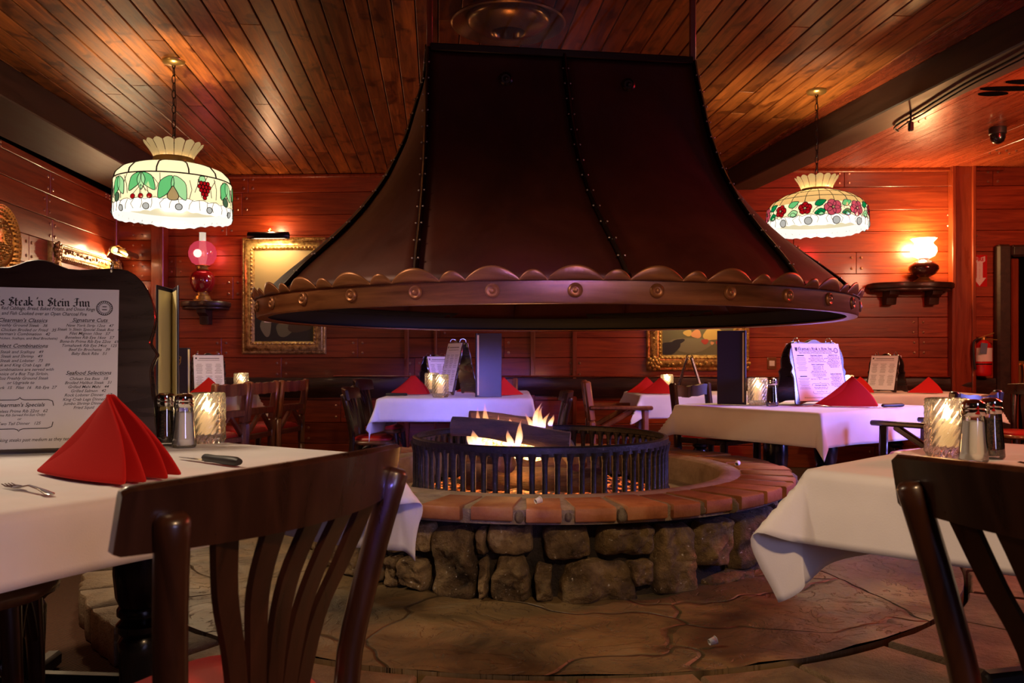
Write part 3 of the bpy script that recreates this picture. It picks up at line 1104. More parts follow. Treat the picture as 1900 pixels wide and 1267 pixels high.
# glowing coals between the logs
mb = MB()
r_ = random.Random(8)
for i in range(120):
    x = r_.uniform(-0.15, 0.15)
    mb.ball((x, r_.uniform(-0.07, 0.07), 0.02+r_.uniform(0, 0.06)-0.1*x), r_.uniform(0.012, 0.028), 7, 0, r_.random(), sc=(1.3, 1, 0.8))
o = tag(mb.build('hot_coals', M['coal'], loc=(PX-0.13, PY-0.19, ZF+0.185), smooth=80), 'heap of white-hot coals glowing between the logs', 'coals')
o['kind'] = 'stuff'
# flames
fire = thing('fire', 'orange and violet flames rising between the logs in the grate', 'fire', (PX, PY, ZF+0.16))
def tongue(x, y, z, h, w, lean=0.0, seed=0):
    mb = MB()
    rings = []
    N = 14
    for i in range(N+1):
        t = i/N
        rr_ = w*(math.sin(PI*min(1, t*0.85+0.16))**0.8)*(1-t)**0.55*1.2+0.0008
        cx = lean*t*t+0.22*w*math.sin(t*6+seed)
        rings.append([(cx+rr_*math.cos(2*PI*k_/10), 0.45*rr_*math.sin(2*PI*k_/10), t*h) for k_ in range(10)])
    mb.rings(rings)
    o = mb.build('flame_tongue', M['fire'], fire, loc=(x-PX, y-PY, z-ZF-0.16), smooth=80)
def tp(px, py0, d, top, w, lean, seed):
    q = P(px, py0, d)
    tongue(q.x, q.y, q.z, (py0-top)*d/F, w*d/F, lean*d/F, seed)
for args in ((890, 830, 4.2, 752, 8, -3, 0), (906, 826, 4.2, 744, 9, -8, 1), (878, 832, 4.16, 790, 9, -14, 2), (932, 830, 4.12, 786, 12, 2, 3), (905, 836, 4.12, 796, 20, 0, 4),
             (962, 834, 4.12, 790, 8, 10, 5), (986, 800, 4.35, 764, 6, -12, 6), (1000, 796, 4.4, 752, 7, 6, 7), (992, 792, 4.42, 744, 5, 14, 8), (950, 838, 4.1, 802, 18, 4, 9),
             (1022, 790, 4.5, 768, 5, 6, 10), (945, 790, 4.35, 776, 5, 2, 11), (961, 828, 3.88, 778, 7, 8, 12), (946, 828, 3.88, 796, 7, -4, 13), (886, 826, 3.9, 796, 9, -12, 14),
             (1008, 794, 4.42, 764, 5, 12, 15), (920, 826, 4.2, 768, 6, 5, 16)):
    tp(*args)
lamp('fire_glow', 'POINT', (PX-0.12, PY-0.12, 0.74), 16, (1.0, 0.42, 0.12), 0.12)
lamp('fire_glow_low', 'POINT', (PX-0.12, PY-0.30, 0.50), 3, (1.0, 0.40, 0.10), 0.06)

# ================================================================== HOOD
HX, HY, RH = 0.205, 4.32, 1.44
ZB, ZBT, ZT = 1.224, 1.305, 2.36
hood = thing('fireplace_hood', 'huge flared copper hood with riveted seams hanging over the fire pit', 'hood', (HX, HY, ZB))
TOP = [Vector((-0.354, 3.66)), Vector((0.812, 3.83)), Vector((0.66, 4.90)), Vector((-0.50, 4.73))]
tops = []
for a_, b_, kk in ((0, 1, 2), (1, 2, 4), (2, 3, 2), (3, 0, 4)):
    for q in range(kk):
        tops.append(TOP[a_].lerp(TOP[b_], q/kk))
angs = [math.radians(-22.3+30*i) for i in range(12)]
WQ = [(0, 0), (0.08, 0.025), (0.16, 0.07), (0.327, 0.154), (0.51, 0.30), (0.66, 0.474), (0.77, 0.637), (0.914, 0.88), (1.0, 1.0)]
def wq(q):
    for (a_, wa), (b_, wb) in zip(WQ, WQ[1:]):
        if q <= b_:
            t = (q-a_)/(b_-a_)
            return wa+(wb-wa)*t
    return 1.0
def hoodpt(i, u, q, off=0.0):
    i0, i1 = i % 12, (i+1) % 12
    T_ = tops[i0].lerp(tops[i1], u)
    A = angs[i0]+math.radians(30)*u
    R_ = Vector((HX+(RH-0.01)*math.sin(A), HY-(RH-0.01)*math.cos(A)))
    # smooth the profile
    w = (wq(max(0, q-0.04))+2*wq(q)+wq(min(1, q+0.04)))/4 if 0 < q < 1 else wq(q)
    p = T_.lerp(R_, w)
    z = ZT+(ZBT-ZT)*q
    if off:
        c = Vector((HX, HY))
        d = (p-c).normalized()
        p = p+d*off*0.8
        z += off*0.6
    return Vector((p.x-HX, p.y-HY, z-ZB))
for i in range(12):
    mb = MB()
    def pf(u, v, i=i):
        s_ = math.sin(PI*u)
        return hoodpt(i, u, v, 0.012*s_*math.sin(PI*min(1, v*1.0)))
    mb.grid(pf, 12, 36)
    mb.build('panel', M['copper'], hood, smooth=80, solid=0.006)
for i in range(12):
    mb = MB()
    pts = [hoodpt(i, 0, q/30, 0.012) for q in range(31)]
    mb.tube(pts, 0.016, 6, 0, flat=0.6)
    for q in range(1, 14):
        p = hoodpt(i, 0, q/14, 0.022)
        for s_ in (-1, 1):
            A = angs[i]
            mb.ball((p.x+s_*0.012*math.cos(A), p.y+s_*0.012*math.sin(A), p.z), 0.0042, 6, 1)
    mb.build('seam_strip', [M['seam'], M['rivet']], hood, smooth=60)
# bosses on the two front panels
for i in (0, 1):
    c = hoodpt(i, 0.56 if i == 0 else 0.45, 0.13, 0.016)
    mb = MB()
    mb.lathe([(0.030, 0), (0.030, 0.006), (0.022, 0.012), (0.020, 0.006), (0.010, 0.006), (0.010, 0.014), (0.004, 0.018)], 20, T=Matrix.Rotation(PI/2, 4, 'X'))
    o = mb.build('boss', M['seam'], hood, loc=c, rotz=0.14, smooth=50)
# rim band
mb = MB()
h = ZBT-ZB
mb.lathe([(RH-0.05, 0.004), (RH-0.05, -0.002), (RH-0.004, -0.004), (RH, 0.002), (RH, h), (RH-0.006, h+0.004), (RH-0.02, h)], 144, 0, cap=False)
mb.build('rim_band', M['band'], hood, smooth=50)
mb = MB()
mb.lathe([(RH-0.012, 0.01), (RH-0.014, h), (RH-0.05, h+0.03)], 96, 0, cap=False)
mb.build('inner_lining', M['soot'], hood, smooth=50)
NR = 32
def lens(wd, ht):
    mb = MB()
    def f_(u, v):
        U = 2*u-1
        top = ht*(1-abs(U)**2.1)
        zz = h-0.006+top*v
        A = U*wd/2/RH
        r = RH+0.004+0.007*math.sin(PI*min(1.0, v*0.9+0.1))*(1-U*U)+0.016*v*(1-U*U)
        return (r*math.sin(A), -r*math.cos(A), zz)
    mb.grid(f_, 14, 6)
    return mb
big = lens(0.198, 0.05).build('scallop', M['band'], hood, smooth=80, solid=0.004)
small = lens(0.10, 0.036).build('scallop', M['band'], hood, smooth=80, solid=0.004)
mb = MB()
Tm = Matrix.Translation((0, -RH-0.001, h*0.5)) @ Matrix.Rotation(PI/2, 4, 'X')
mb.lathe([(0.026, 0), (0.025, 0.006), (0.019, 0.010), (0.014, 0.006), (0.010, 0.006), (0.008, 0.012), (0.003, 0.014)], 18, T=Tm)
ros = mb.build('rosette', M['band'], hood, smooth=50)
a00 = -0.19
for i in range(NR):
    ang = a00+2*PI*i/NR
    for src, da in ((big, 0.0), (small, PI/NR), (ros, 0.0)):
        o = src if i == 0 else src.copy()
        if i:
            COL.objects.link(o)
            o.parent = hood
        o.rotation_euler = (0, 0, ang+da)
# collar and glass chimney up to the ceiling
mb = MB()
loop = [TOP[i]-Vector((HX, HY)) for i in range(4)]
for i in range(4):
    a_, b_ = loop[i], loop[(i+1) % 4]
    mb.bar((a_.x, a_.y, ZT-ZB+0.01), (b_.x, b_.y, ZT-ZB+0.01), 0.04, 0.035, 0, 0.5, ch=0.005)
mb.build('collar', M['seam'], hood, smooth=40)
for i in range(4):
    p = loop[i]
    if i < 2:
        mb = MB()
        mb.box((p.x, p.y, (ZT+ZC)/2-ZB), (0.026, 0.026, ZC-ZT-0.02), 0, .5, None, 0.003)
        mb.build('corner_strip', M['walltrim'], hood, smooth=40)
mb = MB()
a_, b_ = loop[0], loop[1]
mb.add([(a_.x, a_.y, ZT-ZB), (b_.x, b_.y, ZT-ZB), (b_.x, b_.y, ZC-ZB-0.005), (a_.x, a_.y, ZC-ZB-0.005)], [(0, 1, 2, 3)])
mb.build('glass_pane', M['pane'], hood, smooth=0, solid=0.006)

# ---- stepped round exhaust vent on the ceiling inside the chimney
vd = 4.42
vp = P(943, 45, vd)
vent = thing('exhaust_vent', 'round stepped bronze exhaust vent on the ceiling above the hood', 'vent', (vp.x, vp.y, ZC))
zv = vp.z-ZC
mb = MB()
mb.lathe([(0.20, 0.0), (0.215, zv+0.05), (0.255, zv+0.03), (0.292, zv+0.01), (0.298, zv), (0.29, zv-0.006), (0.27, zv+0.004), (0.23, zv+0.03), (0.215, zv+0.035)], 56, cap=False)
mb.build('outer_dish', M['bronze'], vent, smooth=50)
mb = MB()
mb.lathe([(0.215, zv+0.03), (0.216, zv+0.012), (0.20, zv-0.006), (0.15, zv-0.03), (0.10, zv-0.045), (0.092, zv-0.048), (0.085, zv-0.04), (0.08, zv+0.03)], 56, cap=False)
mb.build('inner_cone', M['bronze'], vent, smooth=50)
mb = MB()
mb.lathe([(0.09, zv+0.02), (0.05, zv+0.02), (0.001, zv+0.02)], 24, cap=False)
mb.build('throat', M['dark'], vent, smooth=50)

# ================================================================== BUILDERS
def pendant(name, label, canopy, zb, prof, crown, kind, energy, H):
    """leaded-glass pendant: profile from the bottom rim up, crown on top, chain to the canopy"""
    root = thing(name, label, 'pendant lamp', (canopy.x, canopy.y, zb), 0.0, 'leaded glass pendant lamps')
    def rz(z):
        for (r0, z0), (r1, z1) in zip(prof, prof[1:]):
            if z <= z1:
                t = (z-z0)/max(z1-z0, 1e-6)
                return r0+(r1-r0)*max(0, t)
        return prof[-1][0]
    def S(a, z, off=0.003):
        r = rz(z)+off
        return Vector((r*math.sin(a), -r*math.cos(a), z))
    zt = prof[-1][1]
    zband = 0.075 if kind == 'fruit' else 0.07
    zsh = 0.225 if kind == 'fruit' else 0.155
    n = 72
    # shade in three zones with a scalloped lower rim
    mb = MB()
    def zone(z0, z1, m, nv, scal=False):
        def f_(u, v):
            a = 2*PI*u
            lo = z0
            if scal:
                lo = z0+0.010*abs(math.sin(a*14))+0.008*math.sin(a*5)
            z = lo+(z1-lo)*v
            return S(a, max(z, 0), 0)
        mb.grid(f_, 144, nv, m, cu=True)
    zone(0.0, zband, 1, 4, True)
    zone(zband, zsh, 0, 6)
    zone(zsh, zt, 2, 10)
    mats = [M['g_cream'], M['g_white'], M['g_cream'] if kind == 'fruit' else M['g_amber']]
    mb.build('shade', mats, root, smooth=60)
    # lead lines
    mb = MB()
    def line(pts, w=0.0022):
        mb.tube([S(a, z, 0.002) for a, z in pts], w, 5)
    for z in ([zsh, zt-0.004] if kind == 'fruit' else [zt-0.004]):
        line([(2*PI*i/72, z) for i in range(73)], 0.004 if z == zsh else 0.003)
    if kind == 'fruit':
        for i in range(12):
            a = 2*PI*i/12+0.1
            line([(a, zsh+(zt-zsh)*q/8) for q in range(9)], 0.0045)
    else:
        for i in range(22):
            a = 2*PI*i/22
            line([(a, zsh+(zt-zsh)*q/8) for q in range(9)], 0.002)
        for z in (zsh+0.045, zsh+0.085):
            line([(2*PI*i/72, z) for i in range(73)], 0.0018)
    r = random.Random(4 if kind == 'fruit' else 6)
    line([(2*PI*i/72, zband+0.008*math.sin(i*2.1)) for i in range(73)], 0.0015)
    for i in range(60):           # irregular background pieces
        a = 2*PI*i/60+r.uniform(-0.03, 0.03)
        z0, z1 = zband+r.uniform(0, 0.05), zsh-r.uniform(0, 0.04)
        line([(a, z0), (a+r.uniform(-.06, .06), (z0+z1)/2), (a+r.uniform(-.09, .09), z1)], 0.0019)
    for i in range(40):
        a = 2*PI*i/40+r.uniform(-0.03, 0.03)
        line([(a, 0.018), (a+r.uniform(-.05, .05), 0.045), (a+r.uniform(-.07, .07), zband)], 0.0015)
    mb.build('lead_came', M['lead'], root, smooth=60)
    # coloured pieces
    mats = [M['g_green'], M['g_lgreen'], M['g_dgreen'], M['g_red'], M['g_pink'], M['g_emerald'], M['g_amber'], M['g_grey'], M['lead']]
    def piece(mb, a0, pts, m, off=0.004, edge=True):
        R = 0.33
        q = catmull([(x, z, 0) for x, z in pts], 3, True)
        c = sum(q, Vector())/len(q)
        vs_ = [S(a0+c.x/R, c.y, off+0.002)]+[S(a0+p.x/R, p.y, off) for p in q]
        N = len(q)
        mb.add(vs_, [(0, i+1, (i+1) % N+1) for i in range(N)], m)
        if edge:
            mb.tube([S(a0+p.x/R, p.y, off) for p in q], 0.0023, 5, 8, closed=True, cap=False)
    def leaf(mb, a0, x, z, L, w, ang, m):
        ca, sa = math.cos(ang), math.sin(ang)
        P_ = [(0, 0), (w, L*0.35), (w*0.7, L*0.7), (0, L), (-w*0.7, L*0.7), (-w, L*0.35)]
        piece(mb, a0, [(x+p*ca-q*sa, z+p*sa+q*ca) for p, q in P_], m)
    def disc(mb, a0, x, z, r_, m, off=0.006, sz=1.0):
        piece(mb, a0, [(x+r_*math.cos(t*PI/4), z+sz*r_*math.sin(t*PI/4)) for t in range(8)], m, off)
    NS = 12
    mb = MB()
    for i in range(NS):
        a0 = math.radians(-39+30*i) if kind == 'fruit' else math.radians(-62+30*i)
        if kind == 'fruit':
            w_ = i % 4
            if w_ == 0:
                leaf(mb, a0, 0.0, zsh-0.01, 0.12, 0.036, PI-0.40, 0)
                leaf(mb, a0, 0.0, zsh-0.01, 0.12, 0.032, PI+0.42, 1)
                disc(mb, a0, -0.012, 0.095, 0.027, 2)
                nm = 'apple_motif'
            elif w_ == 1:
                leaf(mb, a0, -0.006, zsh-0.004, 0.125, 0.032, PI-0.62, 0)
                leaf(mb, a0, 0.006, zsh-0.004, 0.125, 0.032, PI+0.62, 0)
                leaf(mb, a0, 0.0, zsh-0.004, 0.10, 0.024, PI, 1)
                for x in (-0.05, 0.0, 0.05):
                    disc(mb, a0, x, 0.086, 0.014, 3)
                    mb.tube([S(a0+x/0.33, 0.1, .005), S(a0, 0.15, .005)], 0.0016, 5, 8)
                nm = 'cherry_motif'
            elif w_ == 2:
                leaf(mb, a0, -0.005, zsh-0.02, 0.15, 0.038, PI-0.48, 0)
                leaf(mb, a0, 0.005, zsh-0.02, 0.15, 0.038, PI+0.42, 1)
                piece(mb, a0, [(0.0, 0.145), (0.014, 0.125), (0.03, 0.09), (0.018, 0.066), (-0.018, 0.066), (-0.03, 0.09), (-0.014, 0.125)], 6, 0.007)
                nm = 'pear_motif'
            else:
                for row, cnt in enumerate((3, 4, 3, 2, 1)):
                    for c in range(cnt):
                        disc(mb, a0, (c-(cnt-1)/2)*0.020, 0.18-row*0.021, 0.0115, 3)
                leaf(mb, a0, 0, zsh-0.005, 0.05, 0.02, PI-0.6, 1)
                nm = 'grape_motif'
            disc(mb, a0, 0.03, 0.028, 0.018, 7, 0.004)
        else:
            cz = 0.114
            pink = i % 4 in (2, 3)
            for q in range(5):
                t = 2*PI*q/5+0.3*i
                R1, R2 = (0.030, 0.027) if pink else (0.023, 0.021)
                disc(mb, a0, R1*math.cos(t), cz+0.85*R1*math.sin(t), R2, 4 if pink else 3, 0.005)
            disc(mb, a0, 0, cz, 0.009, 6, 0.009)
            leaf(mb, a0, 0.060, cz+0.020, 0.075, 0.021, -PI/2+0.35, 5 if i % 2 else 0)
            leaf(mb, a0, 0.125, cz-0.020, 0.070, 0.021, PI/2+0.25, 5 if i % 3 else 1)
            leaf(mb, a0, 0.075, cz-0.034, 0.045, 0.014, -PI/2-0.2, 1)
            disc(mb, a0, 0.02, 0.032, 0.024, 7, 0.004)
    mb.build('coloured_glass', mats, root, smooth=0)
    # flared crown
    mb = MB()
    (cr0, cz0), (cr1, cz1), (cr2, cz2) = crown
    for i in range(16):
        a0, a1 = 2*PI*i/16, 2*PI*(i+1)/16
        def f_(u, v):
            a = a0+(a1-a0)*(0.04+0.92*u)
            if v < 0.3:
                t = v/0.3; r_, z = cr0+(cr1-cr0)*t, cz0+(cz1-cz0)*t
            else:
                t = (v-0.3)/0.7; r_, z = cr1+(cr2-cr1)*t**1.3, cz1+(cz2-cz1)*t
            z += 0.012*math.sin(PI*u)*v
            r_ += 0.008*math.sin(PI*u)*v
            return (r_*math.sin(a), -r_*math.cos(a), z)
        mb.grid(f_, 4, 6)
    mb.build('crown', M['g_amber'] if kind != 'fruit' else M['g_amber'], root, smooth=50)
    mb = MB()
    mb.lathe([(cr0+0.004, cz0-0.012), (cr0+0.008, cz0), (cr1+0.004, cz1)], 40, cap=False)
    mb.lathe([(0.012, cz0), (0.012, cz2-0.02), (0.03, cz0+0.01), (0.001, cz0+0.02)], 12)
    for q in range(3):
        a = 2*PI*q/3
        mb.bar((0, 0, cz0+0.012), (cr0*math.cos(a), cr0*math.sin(a), cz0+0.002), 0.006, 0.006)
    mb.build('crown_band', M['brass'], root, smooth=50)
    mb = MB()
    mb.ball((0, 0, 0.17), 0.035, 12)
    mb.build('bulb', M['bulb'], root, smooth=60)
    # chain
    mb = MB()
    zc0, zc1 = cz2-0.03, H
    nl = int((zc1-zc0)/0.042)
    for i in range(nl):
        z = zc0+(zc1-zc0)*(i+0.5)/nl
        hl = (zc1-zc0)/nl*0.62
        pts = []
        for q in range(10):
            t = 2*PI*q/10
            x, zz = 0.010*math.cos(t), hl*math.sin(t)
            pts.append((x, 0, z+zz) if i % 2 else (0, x, z+zz))
        mb.tube(pts, 0.0028, 5, closed=True, cap=False)
    mb.tube([(0.006, 0, zc0), (0.012, 0.004, (zc0+zc1)/2), (0.004, 0, zc1)], 0.002, 5)
    mb.build('chain', M['blackmetal'], root, smooth=60)
    mb = MB()
    mb.lathe([(0.004, H-0.03), (0.02, H-0.028), (0.06, H-0.018), (0.068, H-0.004), (0.068, H)], 28, cap=True)
    mb.build('canopy', M['brass'], root, smooth=50)
    lamp(name+'_light', 'POINT', (canopy.x, canopy.y, zb+0.19), energy, (1.0, 0.74, 0.42), 0.05)
    return root

# ------------------------------------------------------------------ chairs
def cafe_chair(label, loc, rotz, group=None, scale=1.0):
    root = thing('dining_chair', label, 'chair', loc, rotz, group)
    SZ = 0.465
    def outline(wf, wb, y0, y1, n=28):
        pts = []
        for i in range(n):
            t = 2*PI*i/n
            c, s_ = math.cos(t), math.sin(t)
            e = 2/3.4
            X = abs(c)**e*(1 if c > 0 else -1)
            Y = abs(s_)**e*(1 if s_ > 0 else -1)
            y = (y0+y1)/2+(y1-y0)/2*Y
            w = wb+(wf-wb)*(y-y0)/(y1-y0)
            pts.append((X*w, y))
        return pts
    mb = MB()
    mb.prism(outline(0.215, 0.18, -0.25, 0.12), SZ-0.035, SZ, bev=0.012)
    mb.build('seat', M['seatwood'], root, smooth=50)
    mb = MB()
    o1 = outline(0.185, 0.15, -0.215, 0.095)
    o2 = outline(0.155, 0.125, -0.185, 0.065)
    o3 = outline(0.08, 0.07, -0.11, 0.0)
    mb.rings([[(x, y, z) for x, y in o] for o, z in ((o1, SZ-0.002), (o1, SZ+0.014), (o2, SZ+0.030), (o3, SZ+0.036))])
    mb.build('seat_cushion', M['redvinyl'], root, smooth=60)
    for s_ in (-1, 1):
        mb = MB()
        mb.tube([(s_*0.19, 0.125, 0), (s_*0.18, 0.095, 0.25), (s_*0.17, 0.075, SZ-0.03)], [0.014, 0.018, 0.022], 10)
        mb.build('leg', M['chair'], root, smooth=60)
        mb = MB()
        pts = catmull([(s_*0.175, -0.30, 0), (s_*0.18, -0.235, 0.25), (s_*0.19, -0.20, SZ), (s_*0.22, -0.225, 0.66), (s_*0.25, -0.262, 0.828)], 4)
        rr = [0.014+0.009*min(1, i/6) for i in range(len(pts))]
        pts.append(Vector((s_*0.2515, -0.264, 0.836))); rr.append(0.016)
        mb.tube(pts, rr, 12)
        mb.build('back_post', M['chair'], root, smooth=60)
        # bentwood brace under the seat
        mb = MB()
        mb.tube(catmull([(s_*0.178, 0.090, 0.28), (s_*0.165, 0.05, 0.36), (s_*0.15, -0.03, SZ-0.045), (s_*0.17, -0.08, 0.37), (s_*0.185, -0.215, 0.30)], 5), 0.010, 8)
        mb.build('brace', M['chair'], root, smooth=60)
    def yr(x): return -0.289+0.05*(x/0.25)**2
    mb = MB()
    xs_ = [-0.30, -0.296, -0.292]+[-0.28+0.56*i/26 for i in range(27)]+[0.292, 0.296, 0.30]
    rings = []
    for x in xs_:
        y = yr(x)
        dy = 2*0.05*x/0.0625
        nx, ny = -dy/math.hypot(1, dy), 1/math.hypot(1, dy)
        t = 0.012
        e = min(1.0, (0.30-abs(x))/0.008)
        top = 0.872+0.012*(1-(x/0.325)**2)-0.005*(1-e)
        bot = 0.788-0.004*(1-(x/0.325)**2)+0.004*(1-e)
        lean = 0.010
        rings.append([(x-nx*t, y-ny*t+0.006, bot), (x+nx*t, y+ny*t+0.006, bot), (x+nx*t, y+ny*t-lean, top-0.006), (x+nx*t*0.5, y+ny*t*0.5-lean, top), (x-nx*t*0.5, y-ny*t*0.5-lean, top), (x-nx*t, y-ny*t-lean, top-0.006)])
    mb.rings(rings)
    mb.build('top_rail', M['chair'], root, smooth=50)
    for i in range(5):
        f_ = (i-2)/2
        x1, x0 = 0.165*f_, 0.06*f_+0.0
        mb = MB()
        pts = catmull([(x0, -0.195, SZ-0.01), (x0+(x1-x0)*0.3, -0.21, 0.60), (x0+(x1-x0)*0.7, -0.235, 0.70), (x1, yr(x1)+0.002, 0.80)], 4)
        rings = []
        for j, p in enumerate(pts):
            w = 0.016+0.006*j/len(pts)
            rings.append([(p.x-w, p.y-0.006, p.z), (p.x+w, p.y-0.006, p.z), (p.x+w, p.y+0.006, p.z), (p.x-w, p.y+0.006, p.z)])
        mb.rings(rings)
        mb.build('slat', M['chair'], root, smooth=40)
    root.scale = (scale,)*3
    return root

def stool(label, loc, rotz):
    root = thing('stool', label, 'chair', loc, rotz)
    SZ = 0.485
    def oc(r): return [(r*math.cos(2*PI*i/32), r*math.sin(2*PI*i/32)) for i in range(32)]
    mb = MB()
    mb.rings([[(x, y, z) for x, y in oc(r)] for r, z in ((0.20, SZ-0.045), (0.222, SZ-0.035), (0.225, SZ-0.015), (0.215, SZ), (0.19, SZ+0.004), (0.10, SZ-0.004))])
    mb.build('seat', M['seatwood'], root, smooth=60)
    for i in range(4):
        t = PI/4+i*PI/2
        c, s_ = math.cos(t), math.sin(t)
        mb = MB()
        mb.tube([(0.215*c, 0.215*s_, 0), (0.205*c, 0.205*s_, 0.25), (0.19*c, 0.19*s_, SZ-0.04)], [0.016, 0.022, 0.027], 10)
        mb.build('leg', M['chair'], root, smooth=60)
    for i in range(4):
        t0, t1 = PI/4+i*PI/2, PI/4+(i+1)*PI/2
        p0 = Vector((0.205*math.cos(t0), 0.205*math.sin(t0), 0.26)); p1 = Vector((0.205*math.cos(t1), 0.205*math.sin(t1), 0.26))
        m_ = (p0+p1)/2
        mb = MB()
        mb.tube(catmull([p0, p0.lerp(m_, 0.45)+Vector((0, 0, 0.10)), m_+Vector((0, 0, 0.165)), p1.lerp(m_, 0.45)+Vector((0, 0, 0.10)), p1], 5), 0.010, 8)
        mb.build('brace', M['chair'], root, smooth=60)
    return root

def rustic_chair(label, loc, rotz, group=None, seed=0, mat='rustic', curved=False, arms=True):
    root = thing('rustic_armchair' if arms else 'rustic_chair', label, 'chair', loc, rotz, group)
    m = M[mat]
    r = random.Random(seed)
    j = lambda: r.uniform(-0.006, 0.006)
    SZ = 0.46
    top = 0.86
    mb = MB()
    mb.box((0, 0, SZ-0.03), (0.46, 0.44, 0.04), 0, .5, None, 0.006)
    mb.build('seat', m, root, smooth=40)
    mb = MB()
    def cu(u, v):
        x, y = (u-0.5)*0.43, (v-0.5)*0.40
        e = 1-max(abs(2*u-1), abs(2*v-1))**4
        return (x, y, SZ-0.008+0.045*max(0, e)**0.5)
    mb.grid(cu, 14, 14)
    mb.build('seat_cushion', M['redvinyl'], root, smooth=60)
    for s_ in (-1, 1):
        mb = MB()
        pts = [(s_*0.225+j(), -0.22, 0), (s_*0.222+j(), -0.205, 0.3), (s_*0.225+j(), -0.21, 0.55), (s_*0.23, -0.25, top)]
        for a_, b_ in zip(pts, pts[1:]):
            mb.bar(a_, b_, 0.05, 0.055, 0, r.random(), ch=0.012)
        mb.build('back_post', m, root, smooth=40)
        mb = MB()
        mb.bar((s_*0.225, 0.21, 0), (s_*0.225+j(), 0.2, 0.645 if arms else SZ-0.03), 0.05, 0.05, 0, r.random(), ch=0.01)
        mb.build('leg', m, root, smooth=40)
        if arms:
            mb = MB()
            mb.bar((s_*0.235, -0.23, 0.655), (s_*0.25, 0.26, 0.655), 0.06, 0.032, 0, r.random(), ch=0.009)
            mb.build('armrest', m, root, smooth=40)
            mb = MB()
            mb.bar((s_*0.225, -0.20, 0.46), (s_*0.23, 0.12, 0.64), 0.034, 0.04, 0, r.random(), ch=0.008)
            mb.build('brace', m, root, smooth=40)
        mb = MB()
        mb.bar((s_*0.22, -0.2, 0.2), (s_*0.22, 0.2, 0.18), 0.03, 0.04, 0, r.random(), ch=0.006)
        mb.build('stretcher', m, root, smooth=40)
    mb = MB()
    N = 12
    rings = []
    for i in range(N+1):
        x = -0.215+0.43*i/N
        sag = (0.035*(1-(x/0.215)**2)) if curved else 0.008*math.sin(i)
        zt = top-0.012-(0.02*(1-abs(x)/0.215) if curved else 0)+0.004*math.sin(i*1.7+seed)
        zb = zt-0.085
        y = -0.245-sag
        rings.append([(x, y-0.018, zb), (x, y+0.018, zb), (x, y+0.018, zt), (x, y-0.018, zt)])
    mb.rings(rings)
    mb.build('top_rail', m, root, smooth=30)
    mb = MB()
    mb.bar((-0.215, -0.222, 0.63), (0.215, -0.222, 0.625), 0.04, 0.055, 0, 0.6, ch=0.008)
    mb.build('mid_rail', m, root, smooth=40)
    for s_ in (-1, 1):
        mb = MB()
        mb.bar((s_*0.19, -0.215, 0.47), (s_*0.02, -0.225, 0.61), 0.035, 0.03, 0, r.random(), ch=0.006)
        mb.build('diagonal_slat', m, root, smooth=40)
    return root

# ------------------------------------------------------------------ tables and cloths
def table(label, center, rotz, a, b, zbase, feet, group='dining tables'):
    root = thing('dining_table', label, 'table', (center[0], center[1], zbase), rotz, group)
    mb = MB()
    mb.box((0, 0, 0.725-zbase), (2*a, 2*b, 0.04), 0, .5, None, 0.008)
    mb.build('tabletop', M['chair'], root, smooth=40)
    h = 0.705-zbase
    for fx, fy in feet:
        mb = MB()
        mb.lathe([(0.05, h-0.03), (0.055, h-0.06), (0.05, h-0.09), (0.068, h-0.14), (0.072, h-0.24), (0.066, h-0.30), (0.056, h-0.325), (0.062, h-0.335), (0.062, h-0.35), (0.05, h-0.36),
                  (0.064, h-0.375), (0.064, h-0.39), (0.05, h-0.405), (0.06, h-0.42), (0.058, h-0.45), (0.05, 0.06)], 28, cap=True)
        mb.build('pedestal', M['black'], root, loc=(fx, fy, 0), smooth=40)
        mb = MB()
        for q in range(4):
            t = PI/4+q*PI/2
            c, s_ = math.cos(t), math.sin(t)
            mb.bar((0.03*c, 0.03*s_, 0.06), (0.30*c, 0.30*s_, 0.028), 0.05, 0.05, 0, .5, ch=0.01)
        mb.build('foot', M['rubber'], root, loc=(fx, fy, 0), smooth=40)
        mb = MB()
        mb.box((0, 0, h-0.012), (0.35, 0.35, 0.024), 0, .5, None, 0.005)
        mb.build('mounting_plate', M['blackmetal'], root, loc=(fx, fy, 0), smooth=40)
    return root

